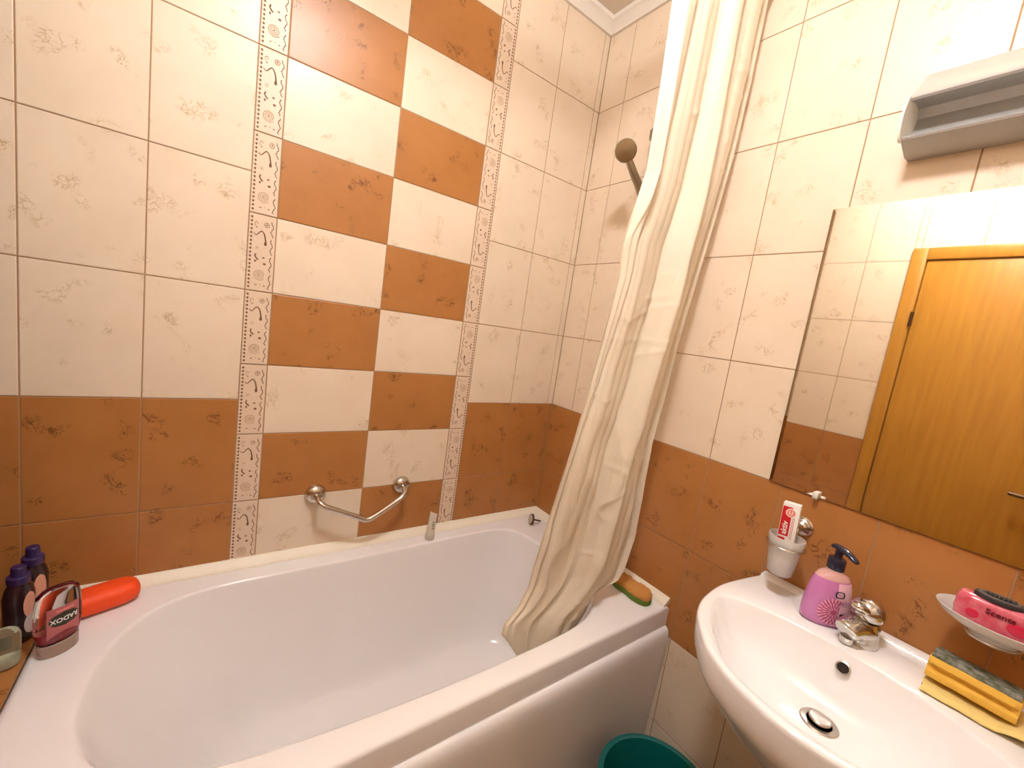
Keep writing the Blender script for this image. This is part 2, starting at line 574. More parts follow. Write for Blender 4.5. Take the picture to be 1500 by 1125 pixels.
# decorative relief borders
def border(name, a0, flip):
    mb = MB()
    w = 0.064

    def place(u, v, z0, d):
        if flip:
            u, v = w - u, 0.2 - v
        return (a0 + u, -d, z0 + v)

    def stroke(z0, pts, r, m, n=5):
        mb.mi = m
        mb.tube([place(u, v, z0, 0.0002) for u, v in pts], r, n)

    def blob(z0, u, v, ru, rv, m, h=0.0015):
        mb.mi = m
        rows = []
        for k, s in ((0, 1.0), (0.7, 0.75), (1.0, 0.25)):
            rows.append([place(u + ru * s * math.cos(t * PI / 5), v + rv * s * math.sin(t * PI / 5), z0, h * k) for t in range(10)])
        mb.grid(rows, True, False, True)
    for k, (z0, z1) in enumerate(zip([-1.1 + 0.0] + zs[1:-1], zs[1:])):
        mb.mi = 0
        # the tile itself
        o4 = [(GAP, 0.0), (w - GAP, 0.0)]
        mb.box(a0 + GAP, a0 + w - GAP, -0.0006, H, z0 + GAP, z1 - GAP, 0.0008, 1)
        if z1 - z0 < 0.19 or z0 < -0.65:
            continue
        # dashed edge
        for i in range(19):
            blob(z0, 0.0075, 0.010 + i * 0.0100, 0.0029, 0.0036, 2, 0.0018)
            blob(z0, 0.0030, 0.010 + i * 0.0100, 0.0010, 0.0036, 1, 0.0010)
        # wavy edge
        wav = []
        for i in range(57):
            v = 0.008 + i * 0.184 / 56
            wav.append((0.0545 + 0.0030 * (abs(((v / 0.0245) % 1.0) - 0.5) * 4 - 1) + 0.0012 * math.sin(v * 900), v))
        for s in range(4):
            stroke(z0, wav[s * 14:s * 14 + 13], 0.0014, 2, 4)
        # spiral
        sp = []
        for i in range(54):
            t = i / 53
            a = 2 * PI * 2.9 * t
            r = 0.0010 + 0.0132 * t
            sp.append((0.0305 + r * math.cos(a), 0.0445 + r * math.sin(a)))
        stroke(z0, sp, 0.0016, 1, 5)
        blob(z0, 0.0305, 0.0445, 0.0018, 0.0018, 2)
        # S curve with a leaf end
        s_ = catmull([(0.013, 0.150, 0), (0.019, 0.146, 0), (0.025, 0.153, 0), (0.031, 0.158, 0), (0.037, 0.151, 0), (0.040, 0.138, 0), (0.042, 0.124, 0)], 4)
        mb.mi = 2
        mb.tube([place(p.x, p.y, z0, 0.0002) for p in s_], [0.0013 + 0.0012 * (i / len(s_)) ** 2 for i in range(len(s_))], 5)
        blob(z0, 0.0405, 0.127, 0.0038, 0.0065, 2)
        # ring, bows and dots
        stroke(z0, [(0.0215 + 0.0038 * math.cos(i * PI / 6), 0.114 + 0.0042 * math.sin(i * PI / 6)) for i in range(13)], 0.0009, 1, 4)
        blob(z0, 0.0215, 0.114, 0.0018, 0.002, 2, 0.0008)
        stroke(z0, [(0.020, 0.098), (0.018, 0.092), (0.022, 0.086), (0.026, 0.083)], 0.0020, 2)
        blob(z0, 0.0195, 0.079, 0.0028, 0.0036, 2)
        blob(z0, 0.038, 0.090, 0.0040, 0.0028, 2, 0.0009)
        blob(z0, 0.041, 0.074, 0.0044, 0.0034, 2)
        stroke(z0, [(0.018 + 0.0035 * math.cos(i * PI / 5), 0.174 + 0.006 * math.sin(i * PI / 5)) for i in range(8)], 0.0015, 1, 4)
        blob(z0, 0.019, 0.166, 0.002, 0.0018, 2)
        stroke(z0, [(0.042 + 0.0052 * math.cos(i * PI / 6), 0.176 + 0.0055 * math.sin(i * PI / 6)) for i in range(13)], 0.0021, 1, 5)
        blob(z0, 0.042, 0.176, 0.0022, 0.0022, 2)
        blob(z0, 0.024, 0.017, 0.0035, 0.0018, 2, 0.0009)
        blob(z0, 0.034, 0.019, 0.0016, 0.0030, 1)
        blob(z0, 0.043, 0.016, 0.0035, 0.0018, 2, 0.0009)
    struct(name, mb, [DECOR, DECOR_LIGHT, DECOR_DARK], smooth=35)


border('trim_1', -1.1555, False)
border('trim_2', -0.4920, True)

# ceiling cornice, mitred at the corners
CP = [(0, 1.478), (0.010, 1.478), (0.014, 1.484), (0.030, 1.502), (0.040, 1.507), (0.042, ZC), (0, ZC)]
mb = MB()
mb.prism(CP, lambda p, e: (XN if e == 0 else -p[0], -p[0], p[1]))
struct('trim_3', mb, CORNICE)
mb = MB()
mb.prism(CP, lambda p, e: (-p[0], -p[0] if e == 0 else YF + p[0], p[1]))
struct('trim_4', mb, CORNICE)
mb = MB()
mb.prism(CP, lambda p, e: (XL + p[0], YN if e == 0 else YF + p[0], p[1]))
struct('trim_5', mb, CORNICE)
mb = MB()
mb.prism(CP, lambda p, e: (XL + p[0] if e == 0 else -p[0], YF + p[0], p[1]))
struct('trim_6', mb, CORNICE)
# sealing strips where the bath meets the walls
BP = [(0, -0.4765), (0.004, -0.4765), (0.008, -0.481), (0.017, -0.488), (0.025, -0.494), (0.0275, -0.4998), (0, -0.4998)]
mb = MB()
mb.prism(BP, lambda p, e: (-1.497 if e == 0 else -p[0], -p[0], p[1]))
struct('trim_7', mb, PVC)
mb = MB()
mb.prism(BP, lambda p, e: (-p[0], -p[0] if e == 0 else -0.697, p[1]))
struct('trim_8', mb, PVC)
# tiled ledge filling the gap between bath and left wall
mb = MB()
uvl = mb.bm.loops.layers.uv.new('UVMap')
mb.mi = 0
mb.box(XN, -1.5015, YN, 0.0, -1.1, -0.505)
mb.mi = 1
for x0, x1 in ((XN, -1.705), (-1.703, -1.5025)):
    for y1, y0 in ((0.0, -0.125), (-0.127, YN)):
        mb.box(x0, x1, y0, y1, -0.512, -0.5025, 0.001, 1)
for f in mb.bm.faces:
    for l in f.loops:
        l[uvl].uv = (l.vert.co.x, l.vert.co.y)
struct('trim_9', mb, [GROUT, BROWN], smooth=0)

# door in the left wall
D = thing('door_1', (XL, (DY0 + DY1) / 2, -1.1), 'closed beech veneer door with narrow frame, reflected in the mirror', 'door', kind='structure')
mb = MB()
for y0, y1, z0, z1 in ((DY0 - 0.055, DY0, -1.1, DZ), (DY1, DY1 + 0.055, -1.1, DZ), (DY1 + 0.055, DY0 - 0.055, DZ - 0.055, DZ)):
    mb.box(XL - 0.09, XL + 0.014, y0, y1, z0, z1, 0.004)
tag(mb.finish('door_frame', WOOD, D), kind='structure')
mb = MB()
mb.box(XL - 0.035, XL + 0.004, DY1 + 0.059, DY0 - 0.059, -1.095, DZ - 0.059, 0.004)
leaf = tag(mb.finish('door_leaf', WOOD, D), kind='structure')
for z in (0.62, -0.85):
    mb = MB()
    mb.lathe([(0.0, -0.034), (0.007, -0.034), (0.007, 0.034), (0.0, 0.034)], (XL + 0.016, DY0 - 0.057, z), 12, cap0=False, cap1=False)
    mb.finish('hinge', HINGE, D)
mb = MB()
mb.lathe([(0.0, 0.0), (0.024, 0.0), (0.024, 0.006), (0.010, 0.010), (0.009, 0.045), (0.0, 0.045)], (XL + 0.0045, -1.37, -0.07), 20, (1, 0, 0), cap0=False, cap1=False)
mb.tube(catmull([(XL + 0.042, -1.375, -0.07), (XL + 0.047, -1.33, -0.069), (XL + 0.047, -1.27, -0.071), (XL + 0.043, -1.235, -0.070)], 5), 0.0085, 10)
mb.finish('door_handle', HINGE, leaf)

# ------------------------------------------------------------------ ceiling lamp (the room's light)
LX, LY = LAMP_POS
T = thing('ceiling_lamp', (LX, LY, ZC), 'round ceiling lamp with a glowing glass bowl', 'ceiling lamp')
mb = MB()
mb.lathe([(0.0, ZC), (0.135, ZC), (0.138, ZC - 0.012), (0.132, ZC - 0.022), (0.0, ZC - 0.022)], (LX, LY, 0), 40, cap0=False, cap1=False)
mb.finish('lamp_base', LAMP_WHITE, T)
mb = MB()
mb.lathe([(0.080, ZC - 0.022), (0.094, ZC - 0.038), (0.098, ZC - 0.060), (0.090, ZC - 0.086), (0.068, ZC - 0.106), (0.036, ZC - 0.117), (0.001, ZC - 0.120)], (LX, LY, 0), 40)
mb.finish('glass_bowl', LAMP_GLOW, T)

# ------------------------------------------------------------------ bathtub
T = thing('bathtub', (-0.75, -0.35, -1.1), 'white built-in bathtub with rounded end, along the checkered tile wall', 'bathtub')
OUT = [(-.171, -.33), (-.175, -.22), (-.20, -.13), (-.27, -.085), (-.42, -.078), (-.62, -.080), (-.82, -.084), (-1.02, -.084), (-1.19, -.088),
       (-1.29, -.12), (-1.345, -.175), (-1.38, -.262), (-1.392, -.36), (-1.386, -.43), (-1.351, -.516), (-1.28, -.575), (-1.173, -.61),
       (-1.013, -.629), (-.8, -.640), (-.57, -.642), (-.38, -.634), (-.27, -.605), (-.20, -.54), (-.175, -.43)]
poly = [(p.x, p.y) for p in catmull([(x, y, 0) for x, y in OUT], 10, True)]
BC = (-0.72, -0.357)
rx0, rx1, ry0, ry1 = -1.5, -0.003, -0.702, -0.003
angs = [2 * PI * i / 288 for i in range(288)]
for cx, cy in ((rx0, ry0), (rx1, ry0), (rx1, ry1), (rx0, ry1)):
    a = math.atan2(cy - BC[1], cx - BC[0]) % (2 * PI)
    k = min(range(288), key=lambda i: abs(angs[i] - a))
    angs[k] = a
rO = radial(poly, BC, angs)
FL = []
for i in range(120):
    a = 2 * PI * i / 120
    c, s = math.cos(a), math.sin(a)
    FL.append((-0.66 + 0.40 * abs(c) ** 0.55 * (1 if c > 0 else -1), -0.36 + 0.185 * abs(s) ** 0.55 * (1 if s > 0 else -1)))
rF = radial(FL, BC, angs)


def rect_ring(ins, z):
    rr = radial([(rx0 + ins, ry0 + ins), (rx1 - ins, ry0 + ins), (rx1 - ins, ry1 - ins), (rx0 + ins, ry1 - ins)], BC, angs)
    return [(BC[0] + r * math.cos(a), BC[1] + r * math.sin(a), z) for r, a in zip(rr, angs)]


def out_ring(off, z):
    return [(BC[0] + (r + off) * math.cos(a), BC[1] + (r + off) * math.sin(a), z) for r, a in zip(rO, angs)]


def blend_ring(w, z):
    return [(BC[0] + (r * (1 - w) + f * w) * math.cos(a), BC[1] + (r * (1 - w) + f * w) * math.sin(a), z) for r, f, a in zip(rO, rF, angs)]


mb = MB()
rows = [rect_ring(0.006, -0.568), rect_ring(0.0, -0.566), rect_ring(0.0, -0.511), rect_ring(0.0015, -0.5055), rect_ring(0.005, -0.502), rect_ring(0.010, -0.5005), rect_ring(0.014, -0.500),
        out_ring(0.010, -0.500), out_ring(0.005, -0.5008), out_ring(0.001, -0.503), blend_ring(0.005, -0.507), blend_ring(0.02, -0.515), blend_ring(0.05, -0.54),
        blend_ring(0.13, -0.60), blend_ring(0.25, -0.68), blend_ring(0.40, -0.77), blend_ring(0.52, -0.83), blend_ring(0.64, -0.87), blend_ring(0.78, -0.895),
        blend_ring(0.92, -0.906), blend_ring(1.06, -0.910)]
for s in (0.75, 0.5, 0.25, 0.02):
    rows.append([(BC[0] + f * s * 0.95 * math.cos(a), BC[1] + f * s * 0.95 * math.sin(a), -0.912) for f, a in zip(rF, angs)])
mb.grid(rows, True, False, True)
mb.finish('tub_shell', WHITE, T, smooth=50)
mb = MB()
PP = [(-0.690, -0.569), (-0.700, -0.5675), (-0.708, -0.570), (-0.714, -0.577), (-0.718, -0.590), (-0.7195, -0.610), (-0.719, -0.65), (-0.715, -0.74), (-0.709, -0.86), (-0.705, -0.98), (-0.704, -1.098), (-0.690, -1.098)]
mb.prism(PP, lambda p, e: ((-1.5, -0.004)[e], p[0], p[1]))
mb.finish('front_panel', WHITE, T, smooth=40)
mb = MB()
mb.lathe([(0.0, 0.004), (0.026, 0.004), (0.034, 0.001), (0.034, -0.004)], (-0.34, -0.36, -0.911), 28, cap0=False, cap1=False)
mb.finish('drain_ring', CHROME, T)

def rO_at(a):
    a %= 2 * PI
    i = int(a / (2 * PI) * 288)
    return min(rO[i % 288], rO[(i + 1) % 288])


# ------------------------------------------------------------------ curtain on its rod
T = thing('curtain_rod', (-0.78, -0.662, 1.366), 'white curtain rod above the bath', 'curtain rod')
mb = MB()
mb.tube([(XL + 0.003, -0.662, 1.366), (-0.004, -0.662, 1.366)], 0.0165, 16)
mb.finish('rod', LAMP_WHITE, T)
for x, d in ((XL + 0.001, 1), (-0.001, -1)):
    mb = MB()
    mb.lathe([(0.0, 0.0), (0.030, 0.0), (0.030, 0.006), (0.017, 0.016), (0.017, 0.028), (0.0, 0.028)], (x, -0.662, 1.366), 24, (d, 0, 0), cap0=False, cap1=False)
    mb.finish('flange', LAMP_WHITE, T)


def interp(z, tab):
    if z >= tab[0][0]:
        return tab[0][1]
    for (z1, v1), (z0, v0) in zip(tab[:-1], tab[1:]):
        if z >= z0:
            t = (z - z0) / (z1 - z0)
            return v0 + (v1 - v0) * t
    return tab[-1][1]


CXL = [(1.34, -.425), (1.07, -.416), (.90, -.403), (.72, -.393), (.63, -.408), (.56, -.424), (.47, -.416), (.34, -.425), (.18, -.434), (.05, -.444), (-.10, -.458), (-.26, -.473), (-.40, -.484), (-.46, -.508), (-.50, -.545), (-.53, -.548), (-.56, -.540)]
CXR = [(1.34, -.045), (1.26, -.043), (1.06, -.035), (.88, -.040), (.58, -.075), (.315, -.110), (.15, -.120), (.02, -.136), (-.17, -.125), (-.29, -.122), (-.38, -.141), (-.42, -.156), (-.47, -.184), (-.52, -.228), (-.56, -.250)]
CYL = [(1.34, -.660), (.4, -.635), (0, -.605), (-.3, -.575), (-.5, -.552), (-.56, -.552)]
CYR = [(1.34, -.660), (1.3, -.660), (-.40, -.622), (-.5, -.606), (-.56, -.600)]
HEM = [(0.0, -.530), (.10, -.575), (.2, -.62), (1.0, -.64)]
HSH = [.9, .35, 1.25, .55, 1.1, .7, 1.3, .5, .9, .6, 1.0]
mb = MB()
rows = []
NU, NV = 260, 300
Z1 = 1.3485


def smooth01(t):
    t = max(0.0, min(1.0, t))
    return t * t * (3 - 2 * t)


for j in range(NV + 1):
    v = j / NV
    row = []
    for i in range(NU + 1):
        u = i / NU
        zh = next(h0 + (h1 - h0) * (u - u0) / (u1 - u0) for (u0, h0), (u1, h1) in zip(HEM[:-1], HEM[1:]) if u <= u1)
        z = Z1 + (zh - Z1) * v
        xl, xr = interp(z, CXL), interp(z, CXR)
        yl, yr = interp(z, CYL), interp(z, CYR)
        nf = 3.7
        ph = nf * (u + .045 * noise.noise(Vector((v * 1.8, 2.0, 0))) + .085 * noise.noise(Vector((u * 2.6, v * 1.5, 4)))) + .35 * v + .3
        k = math.floor(ph)
        f = ph - k
        f2 = f ** (0.62 if int(k) % 2 else 1.5)
        A = .034 * HSH[int(k) % 11] * (1 + .55 * noise.noise(Vector((k * 3.3, v * 2.6, 1))))
        dy = -A * (1 - abs(2 * f2 - 1) ** 1.7)
        ph3 = 10.5 * (u + .03 * noise.noise(Vector((u * 5, v * 3.0, 9)))) + 1.2 * v
        f3 = ph3 - math.floor(ph3)
        dy -= .0038 * (1 - abs(2 * f3 - 1) ** 1.5) * (.5 + noise.noise(Vector((math.floor(ph3) * 2.7, v * 3.4, 6))) * 1.1)
        win = smooth01(u / .05) * smooth01((1 - u) / .05)
        dy *= win
        dy += .024 * smooth01((u - .86) / .04) * smooth01((.985 - u) / .05) + .020 * smooth01((.10 - u) / .05) * smooth01(u / .03) * smooth01((v - .36) / .06)
        # creases and drag wrinkles, stronger towards the hem
        wr = noise.fractal(Vector((u * 3.0 + 1.6 * v, v * 5.0, 0.3)), 1.0, 2.0, 3) * .010 * smooth01((v - .25) / .5) * win
        rg = abs(noise.noise(Vector((u * 4.5 - 3.0 * v, v * 9.0, 7.7))))
        wr += (min(rg, .25) - .25) * .022 * (.04 + .96 * smooth01((v - .35) / .4)) * win
        wr += (min(abs(noise.noise(Vector((u * 2.2 + v * 9, v * 26.0, 3.1)))), .10) - .10) * .032 * win * smooth01((noise.noise(Vector((u * 3, v * 7, 8))) - .08) / .25)
        amp = 1.0 if z < 1.28 else max(0.35, 1 - (z - 1.28) / 0.06)
        squeeze = 1.0 - 0.45 * max(0.0, min(1.0, (-0.33 - z) / 0.2))
        y = yl + (yr - yl) * u + (dy + 0.018) * amp * squeeze + wr
        x = xl + (xr - xl) * u + 0.004 * noise.noise(Vector((u * 9, v * 5, 2.2)))
        zz = z
        if z < -0.43:
            k = min(1.0, (-0.43 - z) / 0.05)
            dx, dyy = x - BC[0], y - BC[1]
            rr = math.hypot(dx, dyy)
            lim = rO_at(math.atan2(dyy, dx)) - 0.010 - max(0.0, (-0.50 - z)) * 0.45
            if rr > lim:
                f = 1 + (lim / rr - 1) * k
                x, y = BC[0] + dx * f, BC[1] + dyy * f
        row.append((x, y, zz))
    rows.append(row)
mb.grid(rows)
cur = mb.finish('shower_curtain', CURTAIN, base=(-0.25, -0.66, 1.335), smooth=180)
tag(cur, 'long cream satin shower curtain gathered in folds, its hem inside the bath', 'shower curtain')
md = cur.modifiers.new('thickness', 'SOLIDIFY')
md.thickness = 0.0008

# ------------------------------------------------------------------ grab bar on the long wall
T = thing('grab_bar', (-0.80, -0.0, -0.30), 'bent brushed metal grab bar fixed to the checkered tiles above the bath', 'grab bar')
for x in (-0.938, -0.658):
    mb = MB()
    mb.lathe([(0.0, 0.0), (0.030, 0.0), (0.031, 0.004), (0.029, 0.012), (0.023, 0.019), (0.013, 0.023), (0.0, 0.0235)], (x, -0.0005, -0.300), 32, (0, -1, 0), cap0=False, cap1=False)
    mb.finish('flange', NICKEL, T)
mb = MB()
pth = [(-0.938, -0.015, -0.301), (-0.938, -0.035, -0.302), (-0.934, -0.055, -0.309), (-0.918, -0.065, -0.320), (-0.890, -0.067, -0.333),
       (-0.84, -0.067, -0.358), (-0.800, -0.067, -0.378), (-0.787, -0.067, -0.381), (-0.772, -0.067, -0.377), (-0.735, -0.067, -0.356),
       (-0.700, -0.067, -0.334), (-0.678, -0.065, -0.320), (-0.662, -0.055, -0.309), (-0.658, -0.035, -0.302), (-0.658, -0.015, -0.301)]
mb.tube(catmull(pth, 6), 0.0088, 14)
mb.finish('bar', NICKEL, T, smooth=60)

# ------------------------------------------------------------------ shower on the end wall
T = thing('shower_rail', (-0.03, -0.335, 0.30), 'chrome shower rail on the end wall, mostly behind the curtain', 'shower rail')
mb = MB()
mb.tube([(-0.040, -0.335, 0.42), (-0.040, -0.335, 1.03)], 0.009, 14)
mb.finish('rail', DULLCHROME, T)
for z in (1.012, 0.44):
    mb = MB()
    mb.lathe([(0.0, 0.0), (0.018, 0.0), (0.018, 0.008), (0.012, 0.016), (0.012, 0.034), (0.0, 0.034)], (-0.001, -0.335, z), 20, (-1, 0, 0), cap0=False, cap1=False)
    mb.lathe([(0.0, -0.016), (0.015, -0.016), (0.017, -0.008), (0.017, 0.012), (0.012, 0.020), (0.0, 0.022)], (-0.040, -0.335, z), 20, cap0=False, cap1=False)
    mb.finish('rail_bracket', DULLCHROME, T)
mb = MB()
mb.lathe([(0.0, -0.022), (0.016, -0.022), (0.018, 0.0), (0.016, 0.022), (0.0, 0.022)], (-0.040, -0.335, 0.77), 20, cap0=False, cap1=False)
mb.tube([(-0.045, -0.340, 0.77), (-0.064, -0.354, 0.772)], 0.012, 12)
mb.finish('slider', DULLCHROME, T)
T = thing('hand_shower', (-0.10, -0.352, 0.74), 'dull chrome hand shower with round head, hung on the rail by the curtain', 'hand shower')
mb = MB()
hp = Vector((-0.185, -0.354, 0.905))
pt = catmull([(-0.058, -0.372, 0.742), (-0.080, -0.372, 0.775), (-0.110, -0.370, 0.812), (-0.145, -0.364, 0.850), (-0.172, -0.356, 0.888)], 5)
mb.tube(pt, [0.0105 + 0.003 * math.sin(PI * i / (len(pt) - 1)) for i in range(len(pt))], 14)
mb.finish('handle', DULLCHROME, T, smooth=60)
mb = MB()
ax = Vector((-0.72, -0.52, -0.40)).normalized()
mb.lathe([(0.0, -0.026), (0.014, -0.024), (0.026, -0.014), (0.0335, 0.0), (0.0345, 0.006), (0.032, 0.010), (0.028, 0.0105), (0.0, 0.013)], hp, 32, ax, cap0=False, cap1=False)
hd = mb.finish('shower_head', DULLCHROME, T)
mb = MB()
mb.tube(catmull([(-0.058, -0.372, 0.742), (-0.054, -0.376, 0.70), (-0.07, -0.40, 0.50), (-0.066, -0.42, 0.20), (-0.060, -0.40, 0.02), (-0.045, -0.37, 0.08), (-0.02, -0.36, 0.14)], 10), 0.0065, 10)
mb.finish('hose', DULLCHROME, T)

# ------------------------------------------------------------------ things on the bath rim
# bath plug lying on its edge
T = thing('bath_plug', (-0.085, -0.105, -0.5), 'small metal bath plug with a stem, in the far corner of the rim', 'bath plug')
axp = Vector((0.93, -0.30, -0.20)).normalized()
pc = Vector((-0.104, -0.098, -0.4765))
mb = MB()
mb.lathe([(0.0, -0.004), (0.019, -0.004), (0.0205, -0.003)], pc, 28, axp, cap0=False, cap1=False)
mb.finish('plug_disc', STEEL, T)
mb = MB()
mb.lathe([(0.0195, -0.0036), (0.0215, -0.0030), (0.0225, 0.0), (0.0215, 0.004), (0.016, 0.006), (0.0, 0.007)], pc, 28, axp, cap0=False, cap1=False)
mb.finish('seal', HINGE, T)
mb = MB()
mb.tube([pc + axp * 0.005, pc + axp * 0.045], 0.0032, 10)
mb.finish('stem', HINGE, T)

# small clear tube standing on its cap
T = thing('cosmetic_tube', (-0.548, -0.058, -0.5), 'small clear squeeze tube standing on the rim below the border', 'tube')
mb = MB()
rows = []
for k in range(9):
    t = k / 8
    hh = -0.478 + 0.088 * t
    a, b = 0.0165 * (1 - t) + 0.0165 * t, 0.0150 * (1 - t) ** 0.8 + 0.0008
    sl = 0.022 * (t ** 3)
    rows.append([(-0.548 + a * math.cos(2 * PI * i / 24) * 0.92 + 0.004 * t, -0.058 + b * math.sin(2 * PI * i / 24) - 0.003 * t, hh - sl * 0.5 * (1 + math.cos(2 * PI * i / 24)) * 0.7) for i in range(24)])
mb.grid(rows, True, True, True)
TUBE = mat('milky_tube', lin(.86, .77, .64), 0.25, trans=0.25, ior=1.3)
mb.finish('tube_body', TUBE, T, smooth=60)
mb = MB()
mb.lathe([(0.0, -0.4998), (0.0155, -0.4998), (0.0165, -0.498), (0.0165, -0.479), (0.0, -0.478)], (-0.548, -0.058, 0), 24, cap0=False, cap1=False)
tag(mb.finish('cap', TUBE, T), 'clear round cap')
mb = MB()
for k, (zz, w) in enumerate(((-0.428, 0.004), (-0.436, 0.0055), (-0.444, 0.0045), (-0.452, 0.005))):
    mb.box(-0.548 - w, -0.548 + w, -0.0745, -0.0738, zz - 0.0016, zz + 0.0016)
tag(mb.finish('print', GREYRIM, T), 'faint grey print')

# orange sponge
mb = MB()
rows = []
a0, b0 = Vector((-1.445, -0.088)), Vector((-1.372, -0.062))
dirx = (b0 - a0).normalized()
nrm = Vector((-dirx.y, dirx.x))
for k in range(25):
    th = -PI / 2 + PI * k / 24
    l = math.copysign(abs(math.sin(th)) ** 0.55, math.sin(th)) * 0.068
    r = max(0.03, abs(math.cos(th)) ** 0.55)
    c = (a0 + b0) / 2 + dirx * l
    row = []
    for i in range(28):
        a = 2 * PI * i / 28
        cu, cv = math.cos(a), math.sin(a)
        cu = math.copysign(abs(cu) ** 0.75, cu)
        cv = math.copysign(abs(cv) ** 0.75, cv)
        row.append((c.x + nrm.x * cu * 0.036 * r, c.y + nrm.y * cu * 0.036 * r, -0.4725 + cv * 0.0270 * r))
    rows.append(row)
mb.grid(rows, True, True, True)
o = mb.finish('bath_sponge', ORANGE, base=(-1.408, -0.075, -0.5), smooth=80)
tag(o, 'bright orange oblong sponge lying on the bath rim beside the bottles', 'sponge')

# foot sponge, green below and orange on top
T = thing('foot_sponge', (-0.072, -0.612, -0.5), 'green and orange foot sponge on the bath corner beside the curtain', 'sponge')


def foot_outline(grow=0.0):
    pts = []
    c = Vector((-0.072, -0.600))
    for i in range(72):
        a = 2 * PI * i / 72
        s, t = math.sin(a), math.cos(a)
        l = 0.072 * math.copysign(abs(s) ** 0.85, s)
        w = (0.0335 - 0.0060 * math.exp(-((l - 0.005) / 0.024) ** 2)) * math.copysign(abs(t) ** 0.7, t)
        k = 1 + grow / 0.035
        pts.append((c.x + w * k, c.y + l * (1 + grow / 0.07)))
    return pts


mb = MB()
mb.grid([[(x, y, -0.4998) for x, y in foot_outline(-0.002)], [(x, y, -0.498) for x, y in foot_outline(0)], [(x, y, -0.4815) for x, y in foot_outline(0)]], True, True, True)
tag(mb.finish('green_layer', FOOT_GREEN, T, smooth=50), 'green foam base')
mb = MB()
rows = []
for g, z in ((0.0, -0.481), (0.0005, -0.476), (0.0, -0.469), (-0.004, -0.4655), (-0.012, -0.464), (-0.022, -0.4638), (-0.030, -0.4636)):
    rr = foot_outline(g)
    row = []
    for i, (x, y) in enumerate(rr):
        w = noise.noise(Vector((x * 95, y * 95, z * 60)))
        row.append((x + 0.0042 * w, y + 0.0042 * noise.noise(Vector((y * 150, x * 130, 4))), z + (0.0060 * w if z > -0.47 else 0)))
    rows.append(row)
mb.grid(rows, True, True, True)
tag(mb.finish('rough_layer', FOOT_ORANGE, T, smooth=60), 'rough orange top')


# bottles at the left end of the bath
def oval_rows(prof, c, ang, n=36, exp=1.0):
    """prof: (half width, half depth, z). ang turns the wide axis."""
    rows = []
    for w, d, z in prof:
        row = []
        for i in range(n):
            a = 2 * PI * i / n
            cu, cv = math.cos(a), math.sin(a)
            cu = math.copysign(abs(cu) ** exp, cu)
            cv = math.copysign(abs(cv) ** exp, cv)
            x, y = w * cu, d * cv
            row.append((c[0] + x * math.cos(ang) - y * math.sin(ang), c[1] + x * math.sin(ang) + y * math.cos(ang), z))
        rows.append(row)
    return rows


def oval_point(c, ang, w, d, s, z, off=0.0008):
    """Point on the front of an oval body: s is arc angle from the front normal."""
    x, y = (w + off) * math.sin(s), -(d + off) * math.cos(s)
    return (c[0] + x * math.cos(ang) - y * math.sin(ang), c[1] + x * math.sin(ang) + y * math.cos(ang), z)


# upside-down clear shower gel bottle
BCX, BCY, BA = -1.456, -0.196, math.radians(38)
T = thing('shower_gel_bottle', (BCX, BCY, -0.5), 'clear bottle with rose label, standing upside down beside the orange sponge', 'bottle')
pf = [(.030, .017, -.472), (.033, .019, -.468), (.0365, .0215, -.450), (.0375, .022, -.42), (.0365, .021, -.385), (.033, .018, -.366), (.026, .013, -.358), (.012, .006, -.356)]
mb = MB()
mb.grid(oval_rows(pf, (BCX, BCY), BA), True, True, True)
mb.grid(oval_rows([(w - .0022, d - .0022, z + (0.002 if k == 0 else -0.002 if k > 5 else 0)) for k, (w, d, z) in enumerate(pf)], (BCX, BCY), BA), True, True, True)
CLEARB = mat('clear_bottle', lin(.96, .93, .90), 0.04, trans=1.0, ior=1.12)
bt = mb.finish('clear_body', CLEARB, T, smooth=50, recalc=False)
mb = MB()
mb.grid(oval_rows([(.020, .013, -.4985), (.0315, .020, -.4995), (.0325, .0205, -.497), (.0325, .0205, -.474), (.030, .018, -.4725)], (BCX, BCY), BA), True, True, True)
tag(mb.finish('cap', mat('milky_cap', lin(.80, .66, .58), 0.2, trans=0.7, ior=1.25), T), 'clear milky cap at the bottom')
mb = MB()
mb.grid(oval_rows([(.0265, .0140, -.4695), (.0300, .0160, -.465), (.0335, .0185, -.450), (.0338, .0185, -.446)], (BCX, BCY), BA), True, True, True)
tag(mb.finish('gel', LIQUID_RED, T, smooth=50), 'dark red gel')


def bottle_patch(mb, c, ang, wd, fn, nu=16, nv=10, off=0.0008):
    """fn(i/nu, j/nv) -> (s, z) on the front of the bottle; wd(z) -> (w, d)."""
    rows = []
    for j in range(nv + 1):
        row = []
        for i in range(nu + 1):
            s, z = fn(i / nu, j / nv)
            w, d = wd(z)
            row.append(oval_point(c, ang, w, d, s, z, off))
        rows.append(row)
    mb.grid(rows)


gel_wd = lambda z: (.0370, .0217)


def ellipse_fn(s0, z0, rs, rz):
    def f(u, v):
        t = 2 * v - 1
        return (s0 + rs * (2 * u - 1) * math.sqrt(max(0, 1 - t * t)), z0 + rz * t)
    return f


mb = MB()
mb.mi = 0
bottle_patch(mb, (BCX, BCY), BA, gel_wd, lambda u, v: (-0.75 + 1.5 * u, -.446 + .056 * v - 0.012 * (2 * u - 1) ** 2 * (1 - v)), 18, 6, 0.0006)
mb.mi = 1
bottle_patch(mb, (BCX, BCY), BA, gel_wd, ellipse_fn(0.0, -.4185, 0.66, .0155), 18, 10, 0.0010)
mb.mi = 2


def gel_text(v):
    s = -v.x / 0.040
    return oval_point((BCX, BCY), BA, .0370, .0217, s, -.4185 - v.y, 0.0013 + v.z)


